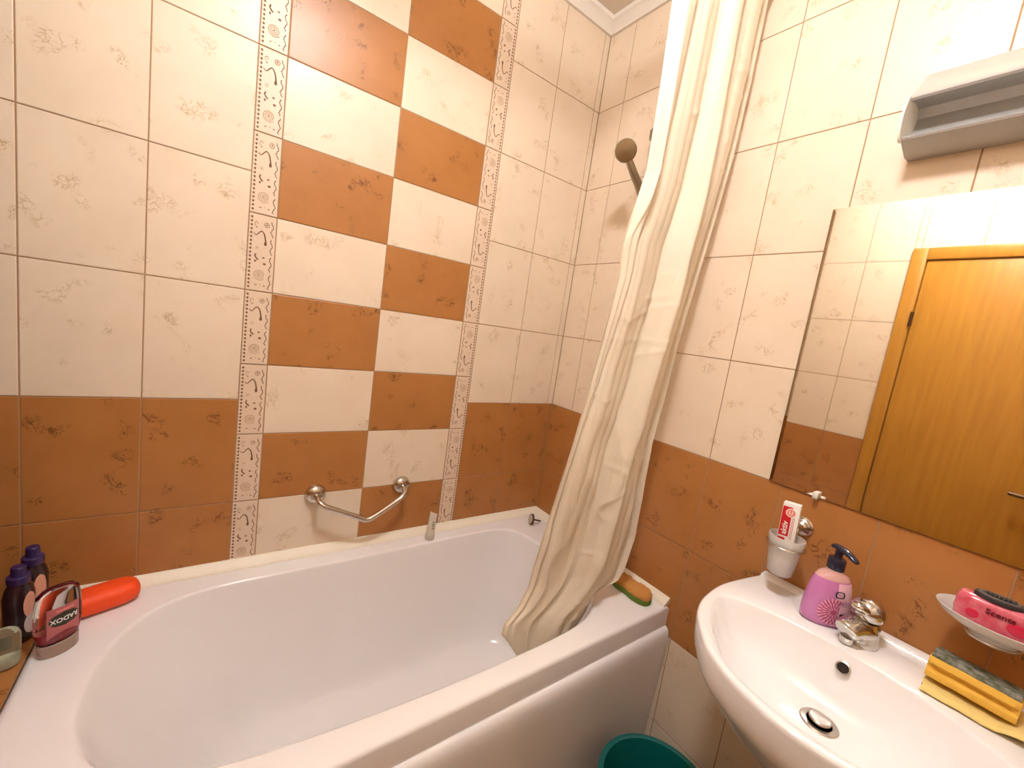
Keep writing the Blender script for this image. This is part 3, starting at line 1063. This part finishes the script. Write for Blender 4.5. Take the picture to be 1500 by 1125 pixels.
add_text(mb, 'RADOX', 0.0135, gel_text, 0.0002)
mb.mi = 3
bottle_patch(mb, (BCX, BCY), BA, gel_wd, lambda u, v: (-0.35 + 0.75 * u, -.4005 + .004 * v), 8, 2, 0.0010)
tag(mb.finish('label', [LABEL_ROSE, LABEL_OLIVE, PAPER, PINK_INK], T, smooth=60), 'rose label with a dark oval')


def dark_bottle(cx, cy, ang, h, name_label, s0):
    T = thing('shampoo_bottle', (cx, cy, -0.5), name_label, 'bottle', group=None)
    z0 = -0.5018 if cx < -1.505 else -0.4995
    mb = MB()
    pf = [(.020, .013, z0), (.0235, .0165, z0 + .003), (.0255, .018, z0 + .03), (.0255, .018, z0 + h * .62), (.022, .016, z0 + h * .72), (.016, .0135, z0 + h * .78), (.015, .013, z0 + h * .80)]
    mb.grid(oval_rows(pf, (cx, cy), ang), True, True, True)
    mb.finish('bottle_body', DARK_BOTTLE, T, smooth=50)
    mb = MB()
    mb.lathe([(0.0, z0 + h * .79), (.0165, z0 + h * .79), (.0175, z0 + h * .80), (.0175, z0 + h * .875), (.0155, z0 + h * .885), (.0115, z0 + h * .89), (.0110, z0 + h - .002), (.0095, z0 + h), (0.0, z0 + h)], (cx, cy, 0), 28, cap0=False, cap1=False)
    tag(mb.finish('cap', PURPLE_CAP, T), 'purple flip cap')
    wd = lambda z: (.0257, .0182) if z < z0 + h * .62 else (.0257 - .0037 * (z - z0 - h * .62) / (h * .10), .0182 - .0022 * (z - z0 - h * .62) / (h * .1))
    mb = MB()
    mb.mi = 0
    bottle_patch(mb, (cx, cy), ang, wd, ellipse_fn(s0, z0 + h * .50, 0.45, h * .17), 10, 12, 0.0006)
    mb.mi = 1
    bottle_patch(mb, (cx, cy), ang, wd, ellipse_fn(s0, z0 + h * .25, 0.42, h * .13), 10, 10, 0.0007)
    tag(mb.finish('label', [PEACH, GREYLABEL], T, smooth=60), 'peach and grey label')
    return T


dark_bottle(-1.517, -0.083, math.radians(48), 0.186, 'dark bottle with purple cap, taller of the two, nearest the brown wall tiles', 0.0)
dark_bottle(-1.525, -0.135, math.radians(48), 0.172, 'dark purple-capped bottle standing in front of the taller purple-capped one', 0.25)

T = thing('clear_pot', (-1.527, -0.205, -0.5025), 'pale clear pot with a white bottom disc, on the brown tiled ledge', 'pot')
mb = MB()
mb.lathe([(0.0, -.5015), (.018, -.5015), (.021, -.498), (.022, -.47), (.0225, -.44), (.019, -.430), (.012, -.428), (0, -.428)], (-1.527, -0.205, 0), 28, cap0=False, cap1=False)
mb.finish('pot_body', mat('green_clear', lin(.62, .62, .45), 0.08, trans=0.85, ior=1.2), T)
mb = MB()
mb.lathe([(0.0, -.500), (.019, -.500), (.0208, -.496), (.0212, -.486), (0, -.485)], (-1.527, -0.205, 0), 28, cap0=False, cap1=False)
tag(mb.finish('white_disc', PAPER, T), 'white bottom disc')

# ------------------------------------------------------------------ washbasin
T = thing('washbasin', (-0.20, -1.16, -1.1), 'white ceramic washbasin below the mirror', 'washbasin')
YC = -1.16
RZ = -0.245
half = [(-.003, .225), (-.10, .243), (-.184, .253), (-.26, .247), (-.313, .234), (-.363, .208), (-.43, .152), (-.465, .092), (-.481, .030)]
ring = [(x, YC + d) for x, d in half] + [(-.483, YC)] + [(x, YC - d) for x, d in reversed(half)]
sm = [(p.x, p.y) for p in catmull([(x, y, 0) for x, y in ring], 10)]
O = sm + [(-.003, YC)]
ihalf = [(-.158, .0), (-.160, .06), (-.168, .12), (-.190, .185), (-.222, .222), (-.262, .222), (-.313, .205), (-.363, .178), (-.42, .128), (-.450, .075), (-.460, .0)]
iring = [(x, YC + d) for x, d in ihalf] + [(x, YC - d) for x, d in reversed(ihalf[1:-1])]
I = [(p.x, p.y) for p in catmull([(x, y, 0) for x, y in iring], 10, True)]
SC = (-0.285, YC)
angs2 = [2 * PI * i / 240 for i in range(240)]
for d in (.225, -.225):
    a = math.atan2(d, -.003 - SC[0]) % (2 * PI)
    k = min(range(240), key=lambda i: min(abs(angs2[i] - a), 2 * PI - abs(angs2[i] - a)))
    angs2[k] = a
rOut = radial(O, SC, angs2)
rIn = radial(I, SC, angs2)
DR = (-0.245, YC)        # drain


def oring(s, z, off=0.0, backfix=True):
    row = []
    for r, a in zip(rOut, angs2):
        x, y = SC[0] + (r * s + off) * math.cos(a), SC[1] + (r * s + off) * math.sin(a)
        if backfix and x > -.02 and s > 0.6:
            x = max(x, -.003) if off >= 0 else x
        row.append((min(x, -.003), y, z))
    return row


def iring_(s, z, off=0.0):
    row = []
    for r, a in zip(rIn, angs2):
        x, y = SC[0] + (r + off) * math.cos(a), SC[1] + (r + off) * math.sin(a)
        row.append((DR[0] + (x - DR[0]) * s, DR[1] + (y - DR[1]) * s, z))
    return row


mb = MB()
rows = [oring(.30, -.44), oring(.45, -.43), oring(.62, -.40), oring(.78, -.362), oring(.90, -.330), oring(.965, -.312), oring(.985, -.300), oring(.992, -.285), oring(1.0, -.256),
        oring(1.0, -.250, -.0005), oring(1.0, -.2462, -.003), oring(1.0, -.245, -.007),
        iring_(1, -.2455, .004), iring_(1, -.2475, .0), iring_(.985, -.252), iring_(.955, -.262), iring_(.90, -.285), iring_(.82, -.312), iring_(.70, -.335), iring_(.55, -.350), iring_(.40, -.3575), iring_(.25, -.3615), iring_(.15, -.3625)]
mb.grid(rows, True, True, True)
# low upstand along the wall
mb.prism([(-.003, -.2465), (-.003, -.2365), (-.024, -.2365), (-.029, -.239), (-.033, -.2465)], lambda p, e: (p[0], YC + (-.224, .224)[e], p[1]))
mb.finish('bowl', CERAMIC, T, smooth=45)
mb = MB()
prof = [(.085, -1.0998), (.085, -1.08), (.072, -1.0), (.066, -.8), (.070, -.6), (.085, -.48), (.095, -.42)]
mb.lathe(prof, (-.125, YC, 0), 36, sx=1.05, sy=1.0)
mb.finish('pedestal', CERAMIC, T, smooth=50)
mb = MB()
mb.lathe([(0.0, -.004), (.031, -.004), (.032, 0.0), (.030, .0022), (.0215, .0012), (.020, -.003)], (DR[0], DR[1], -.3615), 36, cap0=False, cap1=False)
dr = mb.finish('drain_fitting', STEEL, T)
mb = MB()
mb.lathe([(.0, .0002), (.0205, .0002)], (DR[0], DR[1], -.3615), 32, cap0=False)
mb.finish('drain_shadow_gap', HOLE_SHADE, dr)
mb = MB()
mb.lathe([(0.0, .004), (.0165, .004), (.018, .0055), (.018, .0085), (.016, .0105), (.006, .0108), (0.0, .0112)], (DR[0], DR[1], -.3615), 32, cap0=False, cap1=False)
mb.lathe([(.005, 0), (.005, .005)], (DR[0], DR[1], -.3615), 12)
tag(mb.finish('pop_up_plug', STEEL, dr), 'round metal pop-up plug')
mb = MB()
oc, oax = Vector((-.1705, YC, -.2745)), Vector((-.86, 0, .50))
mb.lathe([(.0125, -.002), (.0125, .001), (.0100, .0018), (.0095, -.001)], oc, 24, oax, cap0=False, cap1=False)
ov = mb.finish('overflow_ring', STEEL, T)
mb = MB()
mb.lathe([(.0097, .0)], oc, 24, oax, cap1=True, cap0=False)  # flat dark disc paints the shade inside the overflow
mb.finish('overflow_shade_disc', HOLE_SHADE, ov)

# mixer tap
TX, TY = -.086, -1.160
T = thing('mixer_tap', (TX, TY, RZ), 'short chrome mixer tap at the back of the washbasin', 'tap')
td = Vector((-.95, .31, 0)).normalized()
tp = Vector((TX, TY, RZ))
mb = MB()
mb.lathe([(0.0, .0003), (.0285, .0003), (.0295, .004), (.0285, .010), (.0265, .028), (.0265, .042), (.0235, .052), (0.0, .053)], tp, 36, cap0=False, cap1=False)
mb.finish('body', CHROME, T, smooth=50)
mb = MB()
pt = catmull([tp + Vector((0, 0, .030)), tp + td * .020 + Vector((0, 0, .033)), tp + td * .034 + Vector((0, 0, .035)), tp + td * .050 + Vector((0, 0, .033)), tp + td * .058 + Vector((0, 0, .029))], 6)
n_ = len(pt)
mb.tube(pt, [(.0275 - .006 * (i / (n_ - 1))) * min(1.0, math.sqrt(max(.05, (n_ - i) / 4))) for i in range(n_)], 24, up=(0, 0, 1), flat=.95)
sp = mb.finish('spout', CHROME, T, smooth=70)
mb = MB()
mb.lathe([(0.0, 0.0), (.0115, 0.0), (.0125, .003), (.0115, .012), (0.0, .012)], tp + td * .045 + Vector((0, 0, .004)), 20, cap0=False, cap1=False)
mb.finish('aerator', CHROME, sp)
mb = MB()
mb.lathe([(0.0, .054), (.0230, .0545), (.0275, .060), (.0290, .070), (.0265, .082), (.0190, .092), (.009, .0965), (0.0, .0975)], tp, 36, cap0=False, cap1=False)
pt = catmull([tp + td * .006 + Vector((0, 0, .074)), tp + td * .026 + Vector((0, 0, .079)), tp + td * .036 + Vector((0, 0, .083)), tp + td * .046 + Vector((0, 0, .087))], 5)
n_ = len(pt)
mb.tube(pt, [(.018 - .006 * i / (n_ - 1)) * min(1.0, math.sqrt(max(.06, (n_ - i) / 4))) for i in range(n_)], 20, flat=.62, up=(0, 0, 1))
lv = mb.finish('lever', CHROME, T, smooth=70)

# soap dispenser
PX, PY, PA = -.083, -1.090, math.radians(-42)
T = thing('soap_dispenser', (PX, PY, RZ), 'lilac liquid soap bottle with navy pump, beside the tap', 'soap dispenser')
pz = RZ + .0003
dprof = [(.030, .017, pz), (.044, .0265, pz + .001), (.0475, .029, pz + .005), (.0485, .0298, pz + .020), (.0475, .0295, pz + .045), (.0445, .028, pz + .070), (.0405, .0255, pz + .090), (.036, .0225, pz + .104)]


def disp_wd(z):
    for (w0, d0, z0), (w1, d1, z1) in zip(dprof[:-1], dprof[1:]):
        if z <= z1:
            t = max(0, (z - z0) / (z1 - z0))
            return (w0 + (w1 - w0) * t, d0 + (d1 - d0) * t)
    return dprof[-1][:2]


mb = MB()
mb.grid(oval_rows(dprof, (PX, PY), PA, 48), True, True, True)
body = mb.finish('bottle', PURPLE_SOAP, T, smooth=60)
mb = MB()
mb.grid(oval_rows([(.0358, .0224, pz + .104), (.030, .020, pz + .1125), (.020, .0165, pz + .117), (.0165, .0155, pz + .1185), (.0155, .0155, pz + .130)], (PX, PY), PA, 48), True, True, True)
tag(mb.finish('neck', CLEAR_TINT, T, smooth=60), 'clear pinkish neck')
mb = MB()
mb.lathe([(0.0, pz + .124), (.0160, pz + .124), (.0165, pz + .126), (.0165, pz + .147), (.0150, pz + .150), (.0085, pz + .1505), (.0075, pz + .153), (.0075, pz + .168), (0.0, pz + .168)], (PX, PY, 0), 32, cap0=False, cap1=False)
nd = Vector((-.45, -.90, 0)).normalized()
q0 = Vector((PX, PY, pz + .169))
pt = catmull([q0 - nd * .015 + Vector((0, 0, .001)), q0 - nd * .008 + Vector((0, 0, .004)), q0 + Vector((0, 0, .004)), q0 + nd * .018 + Vector((0, 0, .002)), q0 + nd * .034 + Vector((0, 0, -.004)), q0 + nd * .042 + Vector((0, 0, -.008))], 5)
mb.tube(pt, [.004 + .0062 * math.sin(PI * min(1, .16 + .84 * i / (len(pt) - 1))) ** .6 for i in range(len(pt))], 16, flat=.62, up=(0, 0, 1))
tag(mb.finish('pump', NAVY, T, smooth=45), 'navy blue pump head')
dc = (PX, PY)
mb = MB()
mb.mi = 0
bottle_patch(mb, dc, PA, disp_wd, lambda u, v: (-0.02 + (0.95 + .1 * v) * u, pz + .006 + .096 * v), 16, 16, .0005)
# flower: rings of petals round a dark heart
fs, fz = -0.06, pz + .038


def flower_pt(r, a, off):
    s = fs + r * math.cos(a) / .047
    return oval_point(dc, PA, *disp_wd(fz + r * math.sin(a)), s, fz + r * math.sin(a), off)


mb.mi = 2
mb.grid([[flower_pt(r, 2 * PI * i / 40, .0009) for i in range(40)] for r in (.0285, .016, .008)], True, False, True)
for ri, (r0, r1, n_) in enumerate(((.0195, .0320, 24), (.0115, .0225, 20), (.004, .0135, 12))):
    for k in range(n_):
        a = 2 * PI * (k + .5 * ri) / n_
        da = PI / n_ * .82
        for m_, o_, sc in ((1, .0013 + .0002 * ri, .72),):
            mb.mi = m_
            mb.face(mb.verts([flower_pt(r0, a, o_), flower_pt((r0 + r1) / 2, a - da * sc, o_), flower_pt(r1 - .0015, a - da * .5 * sc, o_), flower_pt(r1 - .0006 * (2 - sc), a, o_), flower_pt(r1 - .0015, a + da * .5 * sc, o_), flower_pt((r0 + r1) / 2, a + da * sc, o_)]))
mb.mi = 2
mb.grid([[flower_pt(r, 2 * PI * i / 20, .0018) for i in range(20)] for r in (.0055, .003)], True, False, True)
# white half of the label over the right side of the flower
mb.mi = 0
bottle_patch(mb, dc, PA, disp_wd, lambda u, v: (0.14 + .80 * u, pz + .006 + .052 * v), 12, 10, .0022)
# emblem and text bars
mb.mi = 3
ec_s, ec_z = 0.08, pz + .079
mb.grid([[oval_point(dc, PA, *disp_wd(ec_z + .0072 * k_ * math.sin(a_)), ec_s + .0098 * k_ / .044 * math.copysign(abs(math.cos(a_)) ** .6, math.cos(a_)), ec_z + .0072 * k_ * math.copysign(abs(math.sin(a_)) ** .6, math.sin(a_)), .0026)
          for a_ in [2 * PI * i / 32 for i in range(32)]] for k_ in (1.0, .70)], True)
mb.mi = 0
mb.grid([[oval_point(dc, PA, *disp_wd(ec_z), ec_s + .0098 * k_ / .044 * math.copysign(abs(math.cos(a_)) ** .6, math.cos(a_)), ec_z + .0072 * k_ * math.copysign(abs(math.sin(a_)) ** .6, math.sin(a_)), .0024)
          for a_ in [2 * PI * i / 32 for i in range(32)]] for k_ in (.72, .3)], True, False, True)
mb.mi = 3
for s0, s1, dz in ((-.09, .02, .0012), (.03, .10, -.0012), (.11, .20, .0014)):
    bottle_patch(mb, dc, PA, disp_wd, lambda u, v: (s0 + .03 + (s1 - s0) * u, ec_z + dz + .0012 * (v - .5) + .0015 * math.sin(6 * u)), 5, 1, .0028)
bottle_patch(mb, dc, PA, disp_wd, lambda u, v: (0.19 + .50 * u, pz + .031 + .0065 * v), 8, 2, .0026)
for k in range(3):
    bottle_patch(mb, dc, PA, disp_wd, lambda u, v: (0.10 + .36 * u, pz + .064 - .0045 * k + .0007 * v), 6, 1, .0027)
tag(mb.finish('label', [LABEL_PINK, PETAL, PETAL_DARK, BLACK], T, smooth=60), 'pale pink label with a pink dahlia')

# ------------------------------------------------------------------ tumbler holder, tumbler and carton
HY = -.990
CC = Vector((-.086, HY, 0))
T = thing('tumbler_holder', (0, HY, -.085), 'chrome wall holder whose ring carries the frosted tumbler', 'tumbler holder')
mb = MB()
mb.lathe([(0.0, 0.0), (.024, 0.0), (.0245, .004), (.021, .008), (.0205, .011), (.016, .014), (.0155, .018), (.010, .022), (.008, .034), (0.0, .034)], (-.0005, HY, -.083), 32, (-1, 0, 0), cap0=False, cap1=False)
mb.finish('wall_rose', NICKEL, T)
mb = MB()
mb.tube(catmull([(-.020, HY, -.083), (-.034, HY, -.088), (-.0395, HY, -.102), (-.0425, HY, -.1155)], 5), .0052, 12)
mb.tube([CC + Vector((.0392 * math.cos(2 * PI * i / 48), .0392 * math.sin(2 * PI * i / 48), -.1165)) for i in range(49)], .0028, 10, caps=False)
mb.finish('ring', NICKEL, T)
mb = MB()
mb.lathe([(0.0, -.189), (.0235, -.189), (.0262, -.186), (.0300, -.155), (.0332, -.122), (.0360, -.1125), (.0375, -.108), (.0378, -.096), (.0372, -.0945), (.0352, -.0945), (.0345, -.108), (.0310, -.122), (.0280, -.155), (.0240, -.183), (0.0, -.184)], CC, 40, cap0=False, cap1=False)
o = mb.finish('tumbler', FROST, base=(CC.x, HY, -.189), smooth=50)
tag(o, 'frosted glass tumbler held in the chrome ring by the mirror corner', 'tumbler')

T = thing('toothpaste_carton', (CC.x + .004, HY + .002, -.140), 'white and red toothpaste carton standing in the frosted tumbler', 'toothpaste', rot=(math.radians(-2), math.radians(3), math.radians(12)))
cw, cd, ch = .0175, .0125, .125
mb = MB()
mb.box(-cd, cd, -cw, cw, 0.0, ch, .0012)
mb.finish('carton', PAPER, T, local=True)
# printed front, facing the room (-x side)
XF = -cd - .0004


def cbox(mb, y0, y1, z0, z1, d=.0003):
    mb.box(XF - d, XF + .0003, y0, y1, z0, z1)


mb = MB()
mb.mi = 0
cbox(mb, -.0030, .0165, .0455, .1165)          # red panel on the left half
cbox(mb, .0020, .0165, .0300, .0410)
mb.mi = 1
mb.lathe([(.0105, 0.0), (.0105, .0005), (.0, .0006)], (XF, -.0010, .1030), 28, (-1, 0, 0), cap0=False, cap1=False)
mb.mi = 2
mb.lathe([(.0085, 0.0006), (.0085, .0008), (.0, .0009)], (XF, -.0010, .1030), 28, (-1, 0, 0), cap0=False, cap1=False)
mb.mi = 1
add_text(mb, 'U', .0130, lambda v: (XF - .0011 - v.z, -.0010 - v.x, .1030 + v.y), .0002)
add_text(mb, 'aktiv', .0165, lambda v: (XF - .0006 - v.z, .0065 + v.y, .0650 + v.x), .0002)
mb.mi = 0
for yy in (-.0065, -.0095):
    cbox(mb, yy - .0004, yy + .0004, .040, .092)
tag(mb.finish('print', [RED, PAPER, PINK_INK], T, local=True, smooth=40), 'red panel with white lettering')

# ------------------------------------------------------------------ soap dish with the pink gel
GY = -1.322
T = thing('soap_dish_holder', (0, GY, -.115), 'wall bracket under the pale glass soap dish', 'soap dish holder')
mb = MB()
mb.lathe([(0.0, 0.0), (.024, 0.0), (.0245, .004), (.020, .010), (.012, .016), (.009, .03), (0.0, .03)], (-.0005, GY, -.118), 28, (-1, 0, 0), cap0=False, cap1=False)
mb.finish('wall_rose', NICKEL, T)
mb = MB()
mb.tube([(-.025, GY, -.118), (-.0475, GY, -.1185)], .006, 12)
mb.tube([Vector((-.083 + .0335 * math.cos(2 * PI * i / 48), GY + .0335 * math.sin(2 * PI * i / 48), -.1185)) for i in range(49)], .0026, 10, caps=False)
mb.finish('ring', NICKEL, T)
mb = MB()
dish = [(.012, -.1215), (.022, -.1215), (.0265, -.119), (.0265, -.112), (.045, -.106), (.062, -.096), (.069, -.0865), (.071, -.0835), (.0695, -.0825), (.066, -.0850), (.058, -.0935), (.042, -.1015), (.02, -.1055), (.012, -.1055)]
mb.lathe(dish, (-.083, GY, 0), 48, sx=.88, sy=1.10)
o = mb.finish('soap_dish', FROST, base=(-.083, GY, -.1215), smooth=50)
tag(o, 'pale frosted glass soap dish on the wall, holding the pink gel block', 'soap dish')

GX, GC = -.090, -1.3225
T = thing('air_freshener', (GX, GC, -.099), 'translucent pink air freshener block with dark oval lid, on the soap dish', 'air freshener')
hw, hd, gz0, gz1 = .0540, .0220, -.0985, -.0480
mb = MB()
rows = []
for g, z in ((-.010, gz0), (-.003, gz0 + .002), (-.0005, gz0 + .006), (.001, gz0 + .02), (.0, gz1 - .012), (-.0012, gz1 - .006), (-.004, gz1 - .002), (-.009, gz1)):
    row = []
    for i in range(64):
        a = 2 * PI * i / 64
        c_, s_ = math.cos(a), math.sin(a)
        row.append((GX + (hd + g) * math.copysign(abs(c_) ** .5, c_), GC + (hw + g) * math.copysign(abs(s_) ** .42, s_), z))
    rows.append(row)
mb.grid(rows, True, True, True)
gb = mb.finish('gel_block', GEL, T, smooth=60)
fx = GX - hd - .0012
for yy, zz, ry, rz in ((GC + .030, -.078, .0085, .0085), (GC - .0245, -.0765, .0150, .0105)):
    mb = MB()
    mb.grid([[(fx - h, yy + ry * k * math.cos(2 * PI * i / 28), zz + rz * k * math.sin(2 * PI * i / 28)) for i in range(28)] for k, h in ((1.0, 0.0), (.9, .0006), (.6, .0010), (.05, .0012))], True, False, True)
    tag(mb.finish('gel_window', GEL_DARK, T, smooth=60), 'darker red oval')
mb = MB()
add_text(mb, 'Scents', .0135, lambda v: (fx - .0006 - v.z, GC - .001 - v.x, -.0640 + v.y), .0003)
tag(mb.finish('lettering', DARK_RED, T, smooth=0), 'dark red word Scents')
mb = MB()
lc = (GX - .001, GC + .006)
mb.mi = 0
mb.grid([[(lc[0] + .0185 * k * math.cos(a), lc[1] + .0300 * k * math.sin(a), z) for a in [2 * PI * i / 40 for i in range(40)]]
         for k, z in ((1.0, gz1), (1.0, gz1 + .005), (.95, gz1 + .0075), (.80, gz1 + .0080))], True, True, False)
mb.mi = 1
mb.grid([[(lc[0] + .0185 * k * math.cos(a), lc[1] + .0300 * k * math.sin(a), z) for a in [2 * PI * i / 40 for i in range(40)]]
         for k, z in ((.82, gz1 + .0080), (.80, gz1 + .0092), (.74, gz1 + .0092), (.70, gz1 + .0070))], True, False, False)
mb.mi = 0
mb.grid([[(lc[0] + .0185 * k * math.cos(a), lc[1] + .0300 * k * math.sin(a), gz1 + .0070) for a in [2 * PI * i / 40 for i in range(40)]] for k in (.71, .3)], True, False, True)
for k in range(7):
    yy = lc[1] + .014 - k * .0052
    mb.box(lc[0] - .002, lc[0] + .009, yy - .0018, yy + .0018, gz1 + .0065, gz1 + .0105, .0008, 1)
tag(mb.finish('lid', [GREYLID, GREYRIM], T, smooth=40), 'dark grey oval lid')

# ------------------------------------------------------------------ sponge and cloth on the basin
mb = MB()
NX, NY = 20, 44


def cloth_z(x, y, t):
    z = RZ + .0105 + .0014 * noise.noise(Vector((x * 40, y * 40, 2)))
    if y < -1.355:
        z += .011 * math.sin(min(1.0, (-1.355 - y) / .07) * PI) * t
    return z


rows = []
for j in range(NY + 1):
    y = -1.262 - .165 * j / NY
    top, bot = [], []
    for i in range(NX + 1):
        t = i / NX
        x = -.037 - .112 * t
        x2 = x + .002 * noise.noise(Vector((y * 60, 1, t * 3)))
        y2 = y + .003 * noise.noise(Vector((t * 5, 8, 1)))
        z = cloth_z(x, y, t)
        rnd = .004 * max(0, (abs(2 * t - 1) - .9) / .1) ** 2
        top.append((x2, y2, z - rnd))
        bot.append((x2, y2, max(RZ + .0006, z - .0085) + rnd * .5))
    rows.append(top + bot[::-1])
mb.grid(rows, True, True, True)
o = mb.finish('cleaning_cloth', YELLOW_CLOTH, base=(-.10, -1.34, RZ), smooth=60)
tag(o, 'folded pale yellow cleaning cloth under the scouring sponge', 'cloth')
SPX, SPY = -.092, -1.318
T = thing('scouring_sponge', (SPX, SPY, RZ + .0165), 'yellow scouring sponge with grey-green pad, lying on the yellow cloth', 'sponge', rot=(0, math.radians(7), math.radians(-3)))
mb = MB()
sec = [(-.032, .001), (.028, .001), (.030, .004), (.030, .032), (.028, .0345), (-.030, .0345), (-.032, .032), (-.032, .024), (-.024, .021), (-.022, .0175), (-.024, .014), (-.033, .011), (-.034, .004)]
nn = 24
rows = []
for k in range(nn + 1):
    t = -1 + 2 * k / nn
    sq = (1 - abs(t) ** 14) * .06 + .94
    gro = min(1.0, max(0.0, (1 - abs(t)) / .14))
    row = []
    for n_, (x, z) in enumerate(sec):
        if n_ in (8, 9, 10):
            x = -.033 + (x + .033) * gro
        row.append((x * sq, t * .056, z * 1.12 + .0012 * noise.noise(Vector((t * 3, x * 60, 3)))))
    rows.append(row)
mb.grid(rows, True, True, True)
mb.finish('foam', YELLOW_FOAM, T, local=True, smooth=40)
mb = MB()
rows = []
for k in range(33):
    t = -1 + 2 * k / 32
    row = []
    for x, z in ((-.0285, .0345), (-.0290, .038), (-.026, .0415), (-.012, .0435), (.006, .0425), (.020, .0435), (.0275, .041), (.0285, .0345)):
        row.append((x + .0012 * noise.noise(Vector((t * 14, x * 90, z * 50))), t * .054, z + .0041 + (.0016 * noise.noise(Vector((t * 16, x * 110, 5))) if z > .036 else 0)))
    rows.append(row)
mb.grid(rows, True, True, True)
tag(mb.finish('scouring_pad', SCOUR, T, local=True, smooth=50), 'worn grey-green scouring pad')

# ------------------------------------------------------------------ mirror
MY0, MY1, MZ0, MZ1 = -.895, -1.445, .001, .700
T = thing('wall_mirror', (0, (MY0 + MY1) / 2, MZ0), 'frameless wall mirror above the washbasin, reflecting the door', 'mirror')
mb = MB()
bw = .014
xs_ = (-.0005, -.0025, -.0050)
o4 = [(MY0, MZ0), (MY1, MZ0), (MY1, MZ1), (MY0, MZ1)]
i4 = [(MY0 - bw, MZ0 + bw), (MY1 + bw, MZ0 + bw), (MY1 + bw, MZ1 - bw), (MY0 - bw, MZ1 - bw)]
a = mb.verts([(xs_[0], y, z) for y, z in o4])
b = mb.verts([(-.0048, y, z) for y, z in o4])
c = mb.verts([(xs_[2], y, z) for y, z in i4])
mb.mi = 1
for k in range(4):
    j = (k + 1) % 4
    mb.face((a[k], a[j], b[j], b[k]))
mb.face(list(reversed(a)))
mb.mi = 0
for k in range(4):
    j = (k + 1) % 4
    mb.face((b[k], b[j], c[j], c[k]))
mb.face(c)
mb.finish('mirror_glass', [MIRROR, MIRROR_EDGE], T, smooth=0)
for y in (-1.004, -1.39):
    mb = MB()
    mb.box(-.0185, -.0002, y - .0055, y + .0055, MZ0 - .0035, MZ0 - .0006, .0006, 1)
    mb.box(-.0185, -.0056, y - .0055, y + .0055, MZ0 - .0035, MZ0 + .013, .0010, 2)
    tag(mb.finish('clip', CLIP, T), 'white plastic clip on the bottom edge')

# ------------------------------------------------------------------ lamp over the mirror
LY0, LY1 = -1.010, -1.330
T = thing('mirror_light', (0, (LY0 + LY1) / 2, .80), 'grey reflector lamp with pale end caps, above the mirror', 'wall lamp')
SEC = [(-.0008, .960), (-.010, .958), (-.082, .886), (-.085, .880), (-.082, .876), (-.048, .886), (-.022, .884), (-.010, .868), (-.016, .846), (-.042, .820), (-.078, .808), (-.081, .804), (-.079, .800), (-.030, .783), (-.0008, .785)]
mb = MB()
mb.prism(SEC, lambda p, e: (p[0], (LY0 - .003, LY1 + .003)[e], p[1]))
for f in mb.bm.faces:
    c = f.calc_center_median()
    if c.z > .888 and c.x < -.004 and LY1 < c.y < LY0:
        f.material_index = 1  # upward-facing strip gets the painted lit tone
mb.finish('reflector', [LAMP_GREY_SHADED, LAMP_LIT_TOP], T, smooth=35)
CAPP = [(p.x, p.y) for p in catmull([(-.081, .796, 0), (-.097, .812, 0), (-.102, .840, 0), (-.094, .870, 0), (-.082, .887, 0), (-.040, .897, 0), (-.012, .890, 0), (-.004, .868, 0), (-.012, .842, 0), (-.036, .816, 0)], 5, True)]
for y0, y1 in ((LY0, LY0 - .004), (LY1 + .004, LY1)):
    mb = MB()
    mb.prism(CAPP, lambda p, e: (p[0], (y0, y1)[e], p[1]))
    tag(mb.finish('end_cap', LAMP_WHITE, T, smooth=30), 'pale leaf-shaped end cap')

# ------------------------------------------------------------------ bucket on the floor
KX, KY = -.262, -.905
T = thing('bucket', (KX, KY, -1.1), 'teal plastic bucket on the floor beside the bath panel', 'bucket')
mb = MB()
zf = -1.1
mb.lathe([(0.0, zf + .001), (.105, zf + .001), (.110, zf + .006), (.138, zf + .270), (.140, zf + .285), (.150, zf + .288), (.1525, zf + .294), (.1515, zf + .300), (.145, zf + .3025), (.138, zf + .300), (.134, zf + .285), (.106, zf + .012), (0.0, zf + .010)], (KX, KY, 0), 56, cap0=False, cap1=False)
mb.finish('tub', TEAL, T, smooth=50)
mb = MB()
pts = [(KX + .152 * math.cos(t), KY + .154 * math.sin(t), zf + .262 - .05 * math.sin(t - math.radians(200)) if 0 else zf + .262) for t in [math.radians(200 + 140 * i / 24) for i in range(25)]]
mb.tube(pts, .0022, 8)
mb.finish('handle', STEEL, T)
